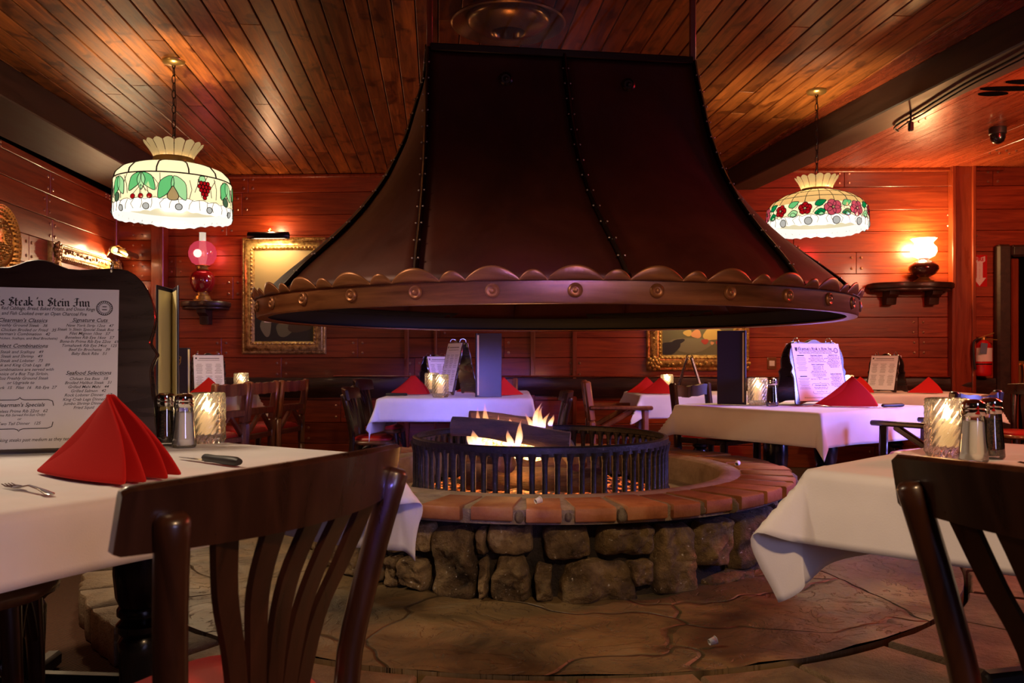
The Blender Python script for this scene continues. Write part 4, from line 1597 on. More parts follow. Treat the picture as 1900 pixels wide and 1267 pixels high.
ZTB = 0.752
def cloth(label, center, rotz, a, b, over, flare=0.12, cflare=0.55, seed=0, corner=None):
    mb = MB()
    r0 = 0.016
    def f_(u, v):
        ox, oy = over if isinstance(over, tuple) else (over, over)
        s_, t = (2*u-1)*(a+ox), (2*v-1)*(b+oy)
        px_, py_ = max(-a, min(a, s_)), max(-b, min(b, t))
        vx, vy = s_-px_, t-py_
        l = math.hypot(vx, vy)
        nz_ = 0.0012*noise.noise(Vector((s_*5+seed, t*5, 0)))
        # pressed fold lines cross the top
        for k_ in (0.0, 0.42*a*2, -0.42*a*2):
            nz_ += 0.0015*math.exp(-((s_-k_)/0.012)**2)
        nz_ += 0.0015*math.exp(-(t/0.012)**2)
        if l < 1e-6:
            return (s_, t, nz_+0.0008)
        dx, dy = vx/l, vy/l
        lo, hi = sorted((abs(vx), abs(vy)))
        c = lo/max(hi, 1e-6)
        w = 0.10*math.sin(9*(s_ if abs(vy) > abs(vx) else t)+seed)*min(1, l/0.1)+0.06*noise.noise(Vector((s_*4, t*4, seed)))
        key = (1 if s_ > 0 else -1, 1 if t > 0 else -1)
        cf = (corner or {}).get(key, cflare)
        if isinstance(cf, tuple):
            th = math.atan2(abs(vy), abs(vx))/(PI/2)
            if cf[1]:
                th = 1-th
            bell = math.exp(-((th-0.33)/0.24)**2)*min(1.0, th/0.08)*min(1.0, (1-th)/0.15)
            ph = flare+w*0.9+(cf[0]-flare)*bell
            c *= 0.3
        else:
            ph = flare+w*0.9+(cf-flare)*c**0.8
        arc = r0*PI/2
        if l < arc:
            A = l/r0
            out, dn = r0*math.sin(A), r0*(1-math.cos(A))
        else:
            q = l-arc
            # the corner flips outward towards its tip
            curl = 0.5*c*min(1.0, q/0.35)
            out, dn = r0+q*math.sin(ph+curl*0.35), r0+q*math.cos(ph+curl*0.35)
        return (px_+dx*out, py_+dy*out, nz_-dn)
    mb.grid(f_, 84, 84)
    o = mb.build('tablecloth', M['linen'], loc=(center[0], center[1], ZTB), rotz=rotz, smooth=80, solid=0.002)
    return tag(o, label, 'tablecloth', 'white tablecloths')

ZS = 0.7565      # things stand on the cloth at this height
# ------------------------------------------------------------------ table items
def candle_holder(label, loc, rotz=0.0, scale=1.0):
    root = thing('candle_holder', label, 'candle holder', loc, rotz, 'swirled glass candle holders')
    R, H = 0.056, 0.165
    mb = MB()
    def wob(a, r, z): return r+(0.0036*math.sin(18*a-z*210) if r > R*0.9 else 0.0)
    prof = [(R*0.93, 0.0), (R, 0.012)]+[(R+0.001*math.sin(i), 0.012+(H-0.02)*i/44) for i in range(1, 45)]+[(R-0.002, H-0.002), (R-0.006, H), (R-0.010, H-0.006)]+[(R-0.011, H-0.02), (R-0.012, 0.03), (0.01, 0.024)]
    mb.lathe(prof, 120, wob=wob, cap=True)
    mb.build('glass', M['swirl'], root, smooth=60)
    mb = MB()
    mb.lathe([(0.03, 0.03), (0.031, 0.095), (0.027, 0.10), (0.006, 0.096), (0.001, 0.096)], 20)
    mb.build('candle', M['wax'], root, smooth=50)
    mb = MB()
    mb.lathe([(0.001, 0.10), (0.008, 0.108), (0.0105, 0.118), (0.007, 0.132), (0.001, 0.148)], 12)
    mb.build('flame', M['flame'], root, smooth=60)
    root.scale = (scale,)*3
    return root

def shaker(kind, label, loc):
    root = thing(kind+'_shaker', label, 'shaker', loc, 0.4, 'salt and pepper shakers')
    mb = MB()
    mb.lathe([(0.001, 0.003), (0.034, 0.0), (0.037, 0.006), (0.035, 0.03), (0.028, 0.115), (0.027, 0.125), (0.024, 0.13)], 24, cap=True)
    mb.build('glass_body', M['glass'], root, smooth=40)
    mb = MB()
    mb.lathe([(0.001, 0.008), (0.033, 0.008), (0.031, 0.03), (0.0255, 0.108), (0.001, 0.112)], 24)
    mb.build('contents', M[kind], root, smooth=40)
    mb = MB()
    mb.lathe([(0.029, 0.124), (0.031, 0.128), (0.031, 0.140), (0.029, 0.142), (0.030, 0.146), (0.029, 0.158), (0.02, 0.166), (0.001, 0.168)], 24)
    mb.build('cap', M['chrome'], root, smooth=40)
    return root

def napkin(label, loc, rotz, scale=1.0):
    mb = MB()
    L = Vector((-0.185, 0, 0)); A = Vector((0.045, 0, 0.173))
    for j, (yb, xr, ya, hz) in enumerate(((-0.075, 0.172, -0.012, 0.0), (-0.035, 0.186, -0.004, -0.004), (0.018, 0.188, 0.005, 0.0), (0.075, 0.168, 0.012, -0.006))):
        def f_(u, v):
            t = v
            lp = L.lerp(A, t); lp.z -= 0.012*math.sin(PI*t)
            rp = Vector((xr, 0, 0)).lerp(A, t); rp.x += 0.020*math.sin(PI*t)*(1-t*0.3)
            p = lp.lerp(rp, u)
            y = (yb*(1-t)+ya*t)*u**0.8
            y += (0.014 if yb > 0 else -0.014)*math.sin(PI*u)*(1-t)
            if 0 < j < 3:
                y += 0.008*math.sin(PI*t)*(1 if j == 2 else -1)
            z = p.z+hz*t*u+0.004
            return (p.x, y, max(0.003, z))
        mb.grid(f_, 16, 14)
    # rolled edge on the mouth
    o = mb.build('napkin', M['napkin'], loc=loc, rotz=rotz, smooth=80, solid=0.006, sub=1)
    o.scale = (scale,)*3
    return tag(o, label, 'napkin', 'red folded napkins')

def copy_one(src, loc, rotz, label, scale=None):
    o = src.copy()
    COL.objects.link(o)
    o.location = loc
    o.rotation_euler = (0, 0, rotz)
    o['label'] = label
    if scale:
        o.scale = (scale,)*3
    return o

def text_into(mb, txt, x, y, size, T, m=0, shear=0.0, bold=0.0, align='CENTER', width=None, z=0.0):
    cu = bpy.data.curves.new('t', 'FONT')
    cu.body = txt
    cu.size = size
    cu.shear = shear
    cu.offset = bold
    cu.align_x = align
    cu.resolution_u = 2
    ob = bpy.data.objects.new('t', cu)
    COL.objects.link(ob)
    me = bpy.data.meshes.new_from_object(ob)
    xs = [v.co.x for v in me.vertices] or [0]
    k_ = 1.0
    if width:
        k_ = width/max(max(xs)-min(xs), 1e-6)
    mb.add([(x+v.co.x*k_, y+v.co.y, z) for v in me.vertices], [tuple(p.vertices) for p in me.polygons], m, .5, T)
    bpy.data.objects.remove(ob)
    bpy.data.curves.remove(cu)
    bpy.data.meshes.remove(me)

# broad-nib blackletter strokes on a unit x-height
GLY = {
 'i': (.30, [[(-.08, .88), (0, .78), (0, .18), (.1, .05)], [(-.04, 1.25), (.04, 1.17)]]),
 'n': (.60, [[(-.08, .88), (0, .78), (0, .18), (.1, .05)], [(0, .76), (.2, .92), (.32, .8), (.32, .18), (.42, .05)]]),
 'm': (.92, [[(-.08, .88), (0, .78), (0, .18), (.1, .05)], [(0, .76), (.2, .92), (.32, .8), (.32, .18), (.42, .05)], [(.32, .76), (.52, .92), (.64, .8), (.64, .18), (.74, .05)]]),
 'r': (.46, [[(-.08, .88), (0, .78), (0, .18), (.1, .05)], [(0, .76), (.2, .92), (.32, .78)]]),
 'e': (.48, [[(0, .74), (0, .2), (.14, .03), (.3, .16)], [(0, .74), (.18, .93), (.3, .74), (.06, .46)]]),
 'a': (.55, [[(.02, .74), (.16, .92), (.3, .8), (.3, .18), (.42, .05)], [(.3, .52), (.06, .42), (.02, .2), (.14, .05), (.3, .2)]]),
 'l': (.30, [[(-.06, 1.5), (0, 1.42), (0, .18), (.1, .05)]]),
 't': (.38, [[(0, 1.25), (0, .18), (.12, .04), (.24, .12)], [(-.14, .88), (.22, .88)]]),
 'k': (.54, [[(-.06, 1.5), (0, 1.42), (0, .08)], [(0, .55), (.22, .9), (.32, .74), (.06, .5), (.3, .14), (.42, .05)]]),
 's': (.48, [[(.3, .8), (.16, .93), (.02, .72), (.3, .36), (.28, .14), (.14, .03), (-.02, .16)]]),
 "'": (.20, [[(.02, 1.45), (-.03, 1.15)]]),
 'C': (.74, [[(.52, 1.2), (.3, 1.4), (.08, 1.1), (.02, .7), (.08, .25), (.3, .03), (.54, .2)], [(.27, 1.2), (.27, .22)]]),
 'S': (.74, [[(.52, 1.2), (.28, 1.4), (.04, 1.12), (.12, .88), (.46, .62), (.5, .3), (.28, .03), (-.02, .2)], [(.31, 1.1), (.20, .25)]]),
 'I': (.70, [[(.02, 1.2), (.22, 1.4), (.52, 1.3)], [(.32, 1.3), (.32, .2), (.12, .03), (-.06, .2)], [(.08, .72), (.46, .72)]]),
 ' ': (.34, []),
}
def blackletter_into(mb, txt, x, y, size, T, width):
    tot = sum(GLY[c][0] for c in txt)
    kx = width/tot
    nib = 0.20
    nx, ny = nib*math.cos(0.70)/2, nib*math.sin(0.70)/2
    cx = x-width/2
    for c in txt:
        adv, strokes = GLY[c]
        for st in strokes:
            for (ax, ay), (bx, by) in zip(st, st[1:]):
                for ux, uy in ((nx, ny), (-ny*0.22, nx*0.22)):
                    q = [(ax-ux, ay-uy), (ax+ux, ay+uy), (bx+ux, by+uy), (bx-ux, by-uy)]
                    mb.add([(cx+(p[0]+0.1)*kx, y+p[1]*size, 0) for p in q], [(0, 1, 2, 3)], 0, .5, T)
        cx += adv*kx

MENU_MID = [("Clearman's Classics", 68, 12, 1), ("Freshly Ground Steak   36", 77, 9, 0), ("Half a Chicken Broiled or Fried   35", 86, 9, 0), ("Clearman's Combination   42", 94, 9, 0),
            ("(Fried Chicken, Scallops, and Beef Brochette)", 102, 7.5, 0), ("Select Combinations", 118, 12, 1), ("Steak and Scallops   49", 129, 9, 0), ("Steak and Shrimp   49", 137.5, 9, 0),
            ("Steak and Lobster   73", 146, 9, 0), ("Steak and King Crab Legs   89", 154.5, 9, 0), ("*All Combinations are served with", 163, 9, 0), ("a choice of a 8oz Top Sirloin,", 171.5, 9, 0),
            ("a 12oz Freshly Ground Steak", 180, 9, 0), ("or Upgrade to", 188.5, 9, 0), ("New York  15   Filet  16   Rib Eye  27", 198, 9, 0), ("Clearman's Specials", 232, 12, 1),
            ("Boneless Prime Rib 22oz   62", 243, 9, 0), ("(Prime Rib Served Fri-Sun Only)", 250, 7.5, 0), ("or", 257.5, 8, 0), ("Two Tail Dinner   125", 266.5, 9, 0)]
MENU_RIGHT = [("Signature Cuts", 66, 12, 1), ("New York Strip 12oz   47", 76, 9, 0), ("Steak 'n Stein Special Steak 8oz   42", 84, 9, 0), ("Filet Mignon 10oz   57", 92, 9, 0), ("Boneless Rib Eye 16oz   57", 100, 9, 0),
              ("Bone-In Prime Rib Eye 22oz   69", 108, 9, 0), ("Tomahawk Rib Eye 34oz   125", 116, 9, 0), ("Beef En Brochette   39", 124, 9, 0), ("Baby Back Ribs   51", 132, 9, 0),
              ("Seafood Selections", 171, 12, 1), ("Chilean Sea Bass   58", 181.5, 9, 0), ("Broiled Halibut Steak   51", 189.5, 9, 0), ("Grilled Mahi Mahi   44", 197.5, 9, 0), ("Grilled Salmon   42", 205.5, 9, 0),
              ("Rock Lobster Dinner   67", 213.5, 9, 0), ("King Crab Legs Dinner   89", 222, 9, 0), ("Jumbo Shrimp Dinner   42", 230, 9, 0), ("Fried Squid   39", 238, 9, 0)]

def menu_board(label, loc, rotz, w, h, full, tilt=0.26, sheet=(0.86, 0.05, 0.935), group='folding menu boards', dx=0.0):
    root = thing('menu_board', label, 'menu board', loc, rotz, group)
    half = [(0, 1.0), (.10, .99), (.24, .955), (.42, .955), (.60, .965), (.74, .955), (.86, .90), (.95, .80), (.985, .70), (.965, .62), (.94, .56), (.985, .515), (1.0, .495), (.985, .475), (.95, .42), (.955, .34), (.985, .2), (1.0, .1), (1.01, .015), (.98, 0), (.8, 0), (.6, .035), (.3, .04)]
    right = [(x*w/2, y*h) for x, y in half]
    out = right+[(-x, y) for x, y in right[::-1]][:-1]
    out = [(p.x, p.y) for p in catmull([(x, y, 0) for x, y in out], 2, True)]
    gap = 0.012
    depth = math.sin(tilt)*h
    def frame(sgn):
        # board plane: x right, y up along the board, z outward
        up = Vector((0, math.sin(tilt), math.cos(tilt)))
        nr = Vector((0, -math.cos(tilt), math.sin(tilt)))
        m_ = Matrix((Vector((1, 0, 0)), up, nr)).transposed().to_4x4()
        m_.translation = Vector((0, -depth-gap, 0.006))
        return m_ if sgn > 0 else Matrix.Rotation(PI, 4, 'Z') @ m_
    for sgn, nm in ((1, 'front_board'), (-1, 'back_board')):
        T = frame(sgn)
        mb = MB()
        mb.prism(out, -0.008, 0.004, 0, .5, T, bev=0.003)
        mb.build(nm, M['board'], root, smooth=40)
        sw = w*sheet[0]
        y0, y1 = sheet[1]*h, sheet[2]*h
        mb = MB()
        mb.box((dx, (y0+y1)/2, 0.006), (sw, y1-y0, 0.002), 0, .5, T)
        sh = mb.build('menu_sheet', M['paper'], root, smooth=0)
        if sgn < 0:
            continue
        k_ = sw/340.0
        ky = (y1-y0)/312.0
        T2 = T @ Matrix.Translation((dx, y1, 0.0075))
        mb = MB()
        if full:
            blackletter_into(mb, "Clearman's Steak 'n Stein Inn", -6*k_, -36*ky, 12.5*k_, T2, 244*k_)
            text_into(mb, "Served with Cheese Salad, Red Cabbage, Bread, Baked Potato, and Onion Rings", -4*k_, -44*ky, 10*k_, T2, 0, .3, 0.1*k_, width=258*k_)
            text_into(mb, "Steak, Chicken, Shrimp, and Fish Cooked over an Open Charcoal Fire", -8*k_, -54*ky, 10*k_, T2, 0, .3, 0.1*k_, width=235*k_)
            text_into(mb, "We do not recommend cooking steaks past medium as they tend to lose flavor", 0, -298*ky, 9.5*k_, T2, 0, .3, 0.05*k_, width=270*k_)
            for col, xo in ((MENU_MID, -6), (MENU_RIGHT, 116)):
                for txt, y, sz, hd in col:
                    text_into(mb, txt, xo*k_, -y*ky, sz*k_*0.92, T2, 0, .32, 0.14*k_ if hd else 0.06*k_)
                    if hd and y not in (232,):
                        mb.box((xo*k_, -(y+1.6)*ky, 0), (sz*6.2*k_, 0.5*k_, 0.0004), 0, .5, T2)
            # the left column is too small to read in the photograph: rules only
            r = random.Random(3)
            for blk in ((66, 10), (180, 8)):
                mb.box((-118*k_, -blk[0]*ky, 0), (48*k_, 5*k_, 0.0004), 0, .5, T2)
                for q in range(blk[1]):
                    mb.box((-118*k_, -(blk[0]+11+q*8)*ky, 0), (r.uniform(50, 80)*k_, 2.0*k_, 0.0004), 1, .5, T2)
            # curly brackets around the specials
            for sg, yy in ((1, 219), (-1, 274)):
                pts = [(-60, 12*-sg), (-58, 3*-sg), (-50, 0), (-8, 0), (-2, 2*sg), (0, 5*sg), (2, 2*sg), (8, 0), (50, 0), (58, 3*-sg), (60, 12*-sg)]
                mb.tube([T2 @ Vector(((x-6)*k_, (-yy+y)*ky, 0)) for x, y in pts], 0.8*k_, 5)
            # round seal and small shield
            for rr_, q in ((15, 0.7), (10.5, 0.4)):
                mb.tube([T2 @ Vector((143*k_+rr_*k_*math.cos(2*PI*i/28), -38*ky+rr_*k_*math.sin(2*PI*i/28), 0)) for i in range(28)], q*k_, 4, closed=True, cap=False)
            for i in range(22):
                a_ = 2*PI*i/22
                Tm = T2 @ Matrix.Translation((143*k_+12.8*k_*math.cos(a_), -38*ky+12.8*k_*math.sin(a_), 0)) @ Matrix.Rotation(a_, 4, 'Z')
                mb.box((0, 0, 0), (2.6*k_, 1.5*k_, 0.0004), 0, .5, Tm)
            mb.box((143*k_, -35*ky, 0), (8*k_, 1.6*k_, 0.0004), 0, .5, T2)
            mb.box((143*k_, -41*ky, 0), (9*k_, 1.6*k_, 0.0004), 0, .5, T2)
            shield = [(-150, -20), (-142, -22), (-134, -20), (-134, -34), (-137, -40), (-142, -44), (-147, -40), (-150, -34)]
            mb.prism([(x*k_, y*ky) for x, y in shield], -0.0002, 0.0003, 0, .5, T2)
        else:
            r = random.Random(int(w*1000))
            mb.box((8*k_, -28*ky, 0), (230*k_, 10*k_, 0.0006), 1, .5, T2)
            mb.box((0, -44*ky, 0), (250*k_, 5*k_, 0.0006), 1, .5, T2)
            mb.box((-140*k_, -26*ky, 0), (18*k_, 20*k_, 0.0006), 0, .5, T2)
            for xo in (-108, 0, 108):
                for blk in ((78, 8), (180, 9)):
                    for q in range(blk[1]):
                        mb.box((xo*k_, -(blk[0]+q*11)*ky, 0), (r.uniform(45, 84)*k_, 4.4*k_, 0.0006), 1, .5, T2)
        mb.build('lettering', [M['ink'], M['greyink']], sh, smooth=0)
    # hinge rings along the top
    for x in (-0.30*w, 0.30*w):
        mb = MB()
        zt = 0.955*h*math.cos(tilt)+0.006
        pts = [(x, 0.026*math.cos(t*PI/6), zt+0.006+0.020*math.sin(t*PI/6)) for t in range(12)]
        mb.tube(pts, 0.0028, 6, closed=True, cap=False)
        mb.build('hinge_ring', M['steel'], root, smooth=60)
    return root

def menu_folder(label, loc, rotz, w, h, ang=0.5, group='menu folders', crest=False, cream=False):
    """leather menu cover standing open like a book; the spine is at the local origin, covers fan out towards +Y"""
    root = thing('menu_folder', label, 'menu folder', loc, rotz, group)
    for s_, nm in ((-1, 'front_cover'), (1, 'back_cover')):
        T = Matrix.Rotation(s_*ang/2, 4, 'Z')
        mb = MB()
        mb.box((w/2, 0, h/2), (w, 0.006, h), 0, .5, T, 0.002)
        mb.build(nm, M['leather'], root, smooth=40)
        mb = MB()
        mb.box((w/2, -s_*0.005, h/2), (w*0.93, 0.002, h*0.94), 0, .5, T)
        mb.build('page', M['cream'], root, smooth=0)
    mb = MB()
    mb.tube([(0, 0, 0), (0, 0, h)], 0.008, 8)
    mb.build('spine', M['leather'], root, smooth=50)
    if crest:
        mb = MB()
        T = Matrix.Rotation(-ang/2, 4, 'Z') @ Matrix.Translation((w*0.5, -0.0045, h*0.72)) @ Matrix.Rotation(PI/2, 4, 'X')
        c = w*0.2
        out = [(-c, c), (-.4*c, 1.15*c), (0, c), (.4*c, 1.15*c), (c, c), (.9*c, -.2*c), (.5*c, -.9*c), (0, -1.3*c), (-.5*c, -.9*c), (-.9*c, -.2*c)]
        mb.tube([T @ Vector((x, y, 0)) for x, y in out], c*0.11, 5, closed=True, cap=False)
        mb.box((0, 0.35*c, 0), (1.5*c, 0.35*c, 0.0006), 0, .5, T)
        mb.box((0, -0.25*c, 0), (0.5*c, 0.5*c, 0.0006), 0, .5, T @ Matrix.Rotation(0.785, 4, 'Z'))
        mb.build('crest', M['brass'], root, smooth=40)
    return root

def knife(label, a, b):
    a, b = Vector(a), Vector(b)
    d = b-a
    L = d.length
    root = thing('steak_knife', label, 'knife', a, math.atan2(d.y, d.x), 'steak knives')
    mb = MB()
    out = [(0, 0.0), (0.03*L/0.28, 0.008), (0.115*L/0.28, 0.010), (0.125*L/0.28, 0.004), (0.125*L/0.28, -0.008), (0.05*L/0.28, -0.008), (0.02, -0.006)]
    mb.prism(out, 0.004, 0.0058)
    mb.build('blade', M['steel'], root, smooth=0)
    mb = MB()
    rings = []
    for t, w, hh in ((0.44, 0.008, 0.008), (0.47, 0.012, 0.011), (0.6, 0.0115, 0.010), (0.8, 0.014, 0.012), (0.95, 0.015, 0.012), (1.0, 0.010, 0.008)):
        rings.append([(t*L, w*math.cos(2*PI*k_/10), 0.0125+hh*math.sin(2*PI*k_/10)) for k_ in range(10)])
    mb.rings(rings)
    mb.build('handle', M['rubber'], root, smooth=50)
    return root

def fork(label, a, b):
    """a = tip of the tines, b = end of the handle"""
    a, b = Vector(a), Vector(b)
    d = b-a
    L = d.length
    root = thing('fork', label, 'fork', a, math.atan2(d.y, d.x), 'forks')
    mb = MB()
    for q in range(4):
        y = (q-1.5)*0.0065
        mb.tube([(0.0, y, 0.006), (0.02, y, 0.003), (0.05, y, 0.004)], [0.001, 0.0019, 0.0022], 6)
    mb.build('tines', M['steel'], root, smooth=50)
    mb = MB()
    rings = []
    for t, w, z in ((0.05, 0.012, 0.004), (0.065, 0.0125, 0.004), (0.08, 0.006, 0.007), (0.11, 0.0035, 0.012), (L*0.75, 0.006, 0.009), (L*0.95, 0.011, 0.004), (L, 0.006, 0.003)):
        rings.append([(t, w*math.cos(2*PI*k_/10), z+0.0018*math.sin(2*PI*k_/10)) for k_ in range(10)])
    mb.rings(rings)
    mb.build('handle', M['steel'], root, smooth=50)
    return root

# ------------------------------------------------------------------ pictures and wall things
PAINT = {n: plain('paint_'+n, c, 0.35) for n, c in dict(brown=(0.06, 0.035, 0.015), ochre=(0.42, 0.27, 0.10), olive=(0.12, 0.11, 0.05), dark=(0.02, 0.018, 0.014), peach=(0.55, 0.25, 0.10),
        red=(0.35, 0.05, 0.03), grey=(0.17, 0.15, 0.08), yellow=(0.50, 0.34, 0.09), cream=(0.7, 0.55, 0.38), rose=(0.5, 0.2, 0.15)).items()}
def picture(label, loc, rotz, w, h, fw, bg, blobs, ornate, bgsplit=None):
    root = thing('framed_painting', label, 'painting', loc, rotz, 'gilt framed paintings')
    mb = MB()
    prof = [(0.0, 0.0), (0.0, 0.03), (0.012, 0.042), (0.028, 0.034), (0.04, 0.05), (fw*0.62, 0.062), (fw*0.74, 0.05), (fw*0.8, 0.055), (fw*0.9, 0.035), (fw, 0.02), (fw, 0.0)]
    rings = []
    for x, y in ((-1, -1), (1, -1), (1, 1), (-1, 1)):
        rings.append([(x*(w/2-i), -d, y*(h/2-i)) for i, d in prof])
    mb.rings(rings, closed=True, cap=False)
    r = random.Random(int(w*100))
    per = [(-1, -1, 1, -1), (1, -1, 1, 1), (1, 1, -1, 1), (-1, 1, -1, -1)]
    for inset, depth, sz, step in ((fw*0.82, 0.05, 0.013, 0.036), (0.02, 0.042, 0.006, 0.016)):
        for x0, y0, x1, y1 in per:
            a_ = Vector((x0*(w/2-inset), -depth, y0*(h/2-inset)))
            b_ = Vector((x1*(w/2-inset), -depth, y1*(h/2-inset)))
            n = max(2, int((b_-a_).length/step))
            for i in range(n):
                p = a_.lerp(b_, (i+0.5)/n)
                mb.ball(p, sz*r.uniform(0.85, 1.15), 6, 0, .5, sc=(1, 0.8, 1))
    if ornate:
        for x0, y0, x1, y1 in per:
            a_ = Vector((x0*(w/2-fw*0.45), -0.06, y0*(h/2-fw*0.45)))
            b_ = Vector((x1*(w/2-fw*0.45), -0.06, y1*(h/2-fw*0.45)))
            n = int((b_-a_).length/0.05)
            for i in range(n):
                p = a_.lerp(b_, (i+0.5)/n)+Vector((r.uniform(-.012, .012), 0, r.uniform(-.012, .012)))
                if r.random() < 0.5:
                    q = 0.016
                    ph = r.uniform(0, 6)
                    mb.tube([p+Vector((q*(1-t/9)*math.cos(t*0.8+ph), -0.004*t/9, q*(1-t/9)*math.sin(t*0.8+ph))) for t in range(9)], 0.005, 5)
                else:
                    mb.ball(p, r.uniform(0.012, 0.02), 7, 0, .5, sc=(1, .7, 1))
            # corner rosette
            for rr_, cnt in ((0.055, 8), (0.03, 6), (0, 1)):
                for i in range(cnt):
                    t = 2*PI*i/cnt
                    mb.ball(a_+Vector((rr_*math.cos(t), -0.008 if rr_ < 0.05 else 0, rr_*math.sin(t))), 0.022, 7, 0, .5, sc=(1, .7, 1))
    mb.build('frame', M['gilt'], root, smooth=60)
    mb = MB()
    mats = [PAINT[bg]]
    names = [bg]
    iw, ih = w-2*fw+0.01, h-2*fw+0.01
    mb.box((0, -0.015, 0), (iw, 0.008, ih), 0)
    if bgsplit:
        names.append(bgsplit[0]); mats.append(PAINT[bgsplit[0]])
        z1 = -ih/2+ih*bgsplit[1]
        mb.add([(-iw/2, -0.0195, -ih/2), (iw/2, -0.0195, -ih/2), (iw/2, -0.0195, z1), (-iw/2, -0.0195, z1)], [(0, 1, 2, 3)], 1)
    for i, (c, x, z, rx, rz_, rot) in enumerate(blobs):
        if c not in names:
            names.append(c); mats.append(PAINT[c])
        pts = []
        for q in range(18):
            t = 2*PI*q/18
            e = 1+0.12*math.sin(3*t+i)
            X, Z = rx*e*math.cos(t), rz_*e*math.sin(t)
            px_, pz_ = x+X*math.cos(rot)-Z*math.sin(rot), z+X*math.sin(rot)+Z*math.cos(rot)
            pts.append((max(-0.5, min(0.5, px_))*iw, -0.0200-0.0002*i, max(-0.5, min(0.5, pz_))*ih))
        mb.add(pts, [tuple(range(18))], names.index(c))
    mb.build('canvas', mats, root, smooth=0)
    return root

def picture_light(label, loc, rotz, L, energy, mat='blackmetal'):
    root = thing('picture_light', label, 'picture light', loc, rotz, 'brass picture lights')
    mb = MB()
    mb.grid(lambda u, v: (-L/2+L*u, 0.038*math.cos(PI*(-0.22)+PI*1.44*v), 0.038*math.sin(PI*(-0.22)+PI*1.44*v)), 4, 14)
    mb.build('lamp_hood', M[mat], root, smooth=40, solid=0.003)
    mb = MB()
    mb.tube([(0, 0.0, 0.036), (0, 0.05, 0.075), (0, 0.12, 0.06), (0, 0.16, -0.02)], 0.008, 8)
    mb.ball((0, 0, 0.045), 0.011, 8)
    mb.build('arm', M['brass'], root, smooth=50)
    mb = MB()
    mb.tube([(-L*0.42, 0, 0), (L*0.42, 0, 0)], 0.013, 10)
    mb.build('tube_bulb', M['bulb'], root, smooth=50)
    return root

def wall_shelf(label, loc, rotz, w, depth, brackets, h):
    root = thing('wall_shelf', label, 'shelf', loc, rotz, 'lamp shelves on the walls')
    mb = MB()
    out = []
    for i in range(21):
        t = -1+2*i/20
        out.append((t*w/2, -depth*(1-abs(t)**5*0.55)+0.008*math.cos(t*9)))
    out += [(w/2, 0), (-w/2, 0)]
    mb.prism(out, -0.05, 0, bev=0.01)
    mb.prism([(x*0.93, y*0.9) for x, y in out], -0.075, -0.05, bev=0.006)
    mb.build('shelf_board', M['rail'], root, smooth=40)
    for bx in brackets:
        mb = MB()
        prof = [(0, -0.07), (-depth*0.75, -0.07), (-depth*0.7, -0.11), (-depth*0.45, -0.14), (-depth*0.38, -h), (0, -h)]
        T = Matrix.Translation((bx, 0, 0)) @ Matrix(((0, 0, 1, 0), (1, 0, 0, 0), (0, 1, 0, 0), (0, 0, 0, 1)))
        mb.prism(prof, -0.045, 0.045, 0, .5, T, bev=0.006)
        mb.build('bracket', M['rail'], root, smooth=40)
    return root

# ================================================================== PLACEMENT
def T(px, py, z=ZS):
    d = (HC-z)*F/(py-HOR)
    return Vector(((px-950)*d/F, d, z))

# ---- pendants
pl = P(330, 113, 5.16); pr = P(1515, 168, 5.73)
zb = 1.872
pendant('pendant_lamp', 'leaded glass pendant with fruit and leaves, hanging at the left above the red hurricane lamp', Vector((-2.05, 5.16, 0)), zb,
        [(0.333, 0), (0.340, 0.03), (0.336, 0.10), (0.333, 0.225), (0.325, 0.255), (0.285, 0.295), (0.21, 0.32), (0.125, 0.337)],
        [(0.118, 0.335), (0.112, 0.375), (0.165, 0.455)], 'fruit', 100, ZC-zb)
zb = 1.885
pendant('pendant_lamp', 'leaded glass pendant with red and pink flowers and a domed top, hanging at the right', Vector((2.05, 5.73, 0)), zb,
        [(0.320, 0), (0.327, 0.03), (0.325, 0.09), (0.318, 0.155), (0.29, 0.195), (0.23, 0.235), (0.155, 0.262), (0.108, 0.275)],
        [(0.104, 0.273), (0.098, 0.29), (0.135, 0.36)], 'flower', 90, ZC-zb)

# ---- wall lamps and shelves
def on_wall(px, py, out=0.0):
    w = WP(px, py)
    n = Vector((math.sin(BW_ROT), -math.cos(BW_ROT), 0))
    return w+n*out
s1 = on_wall(386, 561)
wall_shelf('small dark bracket shelf under the red hurricane lamp', s1, BW_ROT, 0.46, 0.24, (0.0,), 0.22)
lp_ = on_wall(386, 561, 0.13); lp_.z += 0.001
l1 = thing('hurricane_lamp', 'red hurricane lamp with a pink glass globe standing on the left wall shelf', 'lamp', lp_, 0.0)
mb = MB(); mb.lathe([(0.09, 0), (0.092, 0.012), (0.075, 0.022), (0.07, 0.05), (0.05, 0.062), (0.055, 0.085)], 28)
mb.build('base', M['brass'], l1, smooth=40)
mb = MB(); mb.lathe([(0.05, 0.08), (0.085, 0.10), (0.115, 0.17), (0.118, 0.22), (0.10, 0.27), (0.06, 0.295), (0.05, 0.30)], 32)
mb.build('font', plain('ruby_glaze', (0.22, 0.006, 0.008), 0.12, coat=0.6), l1, smooth=60)
mb = MB(); mb.lathe([(0.045, 0.298), (0.062, 0.305), (0.05, 0.318), (0.055, 0.335), (0.075, 0.345), (0.06, 0.352)], 28)
mb.build('collar', M['brass'], l1, smooth=40)
mb = MB()
mb.lathe([(0.055, 0.348), (0.10, 0.375), (0.128, 0.43), (0.131, 0.475), (0.115, 0.53), (0.08, 0.568), (0.05, 0.58), (0.046, 0.575)], 36, cap=False)
mb.build('globe', M['g_cran'], l1, smooth=60)
mb = MB(); mb.lathe([(0.03, 0.36), (0.045, 0.44), (0.032, 0.54), (0.030, 0.66), (0.033, 0.665)], 24, cap=False)
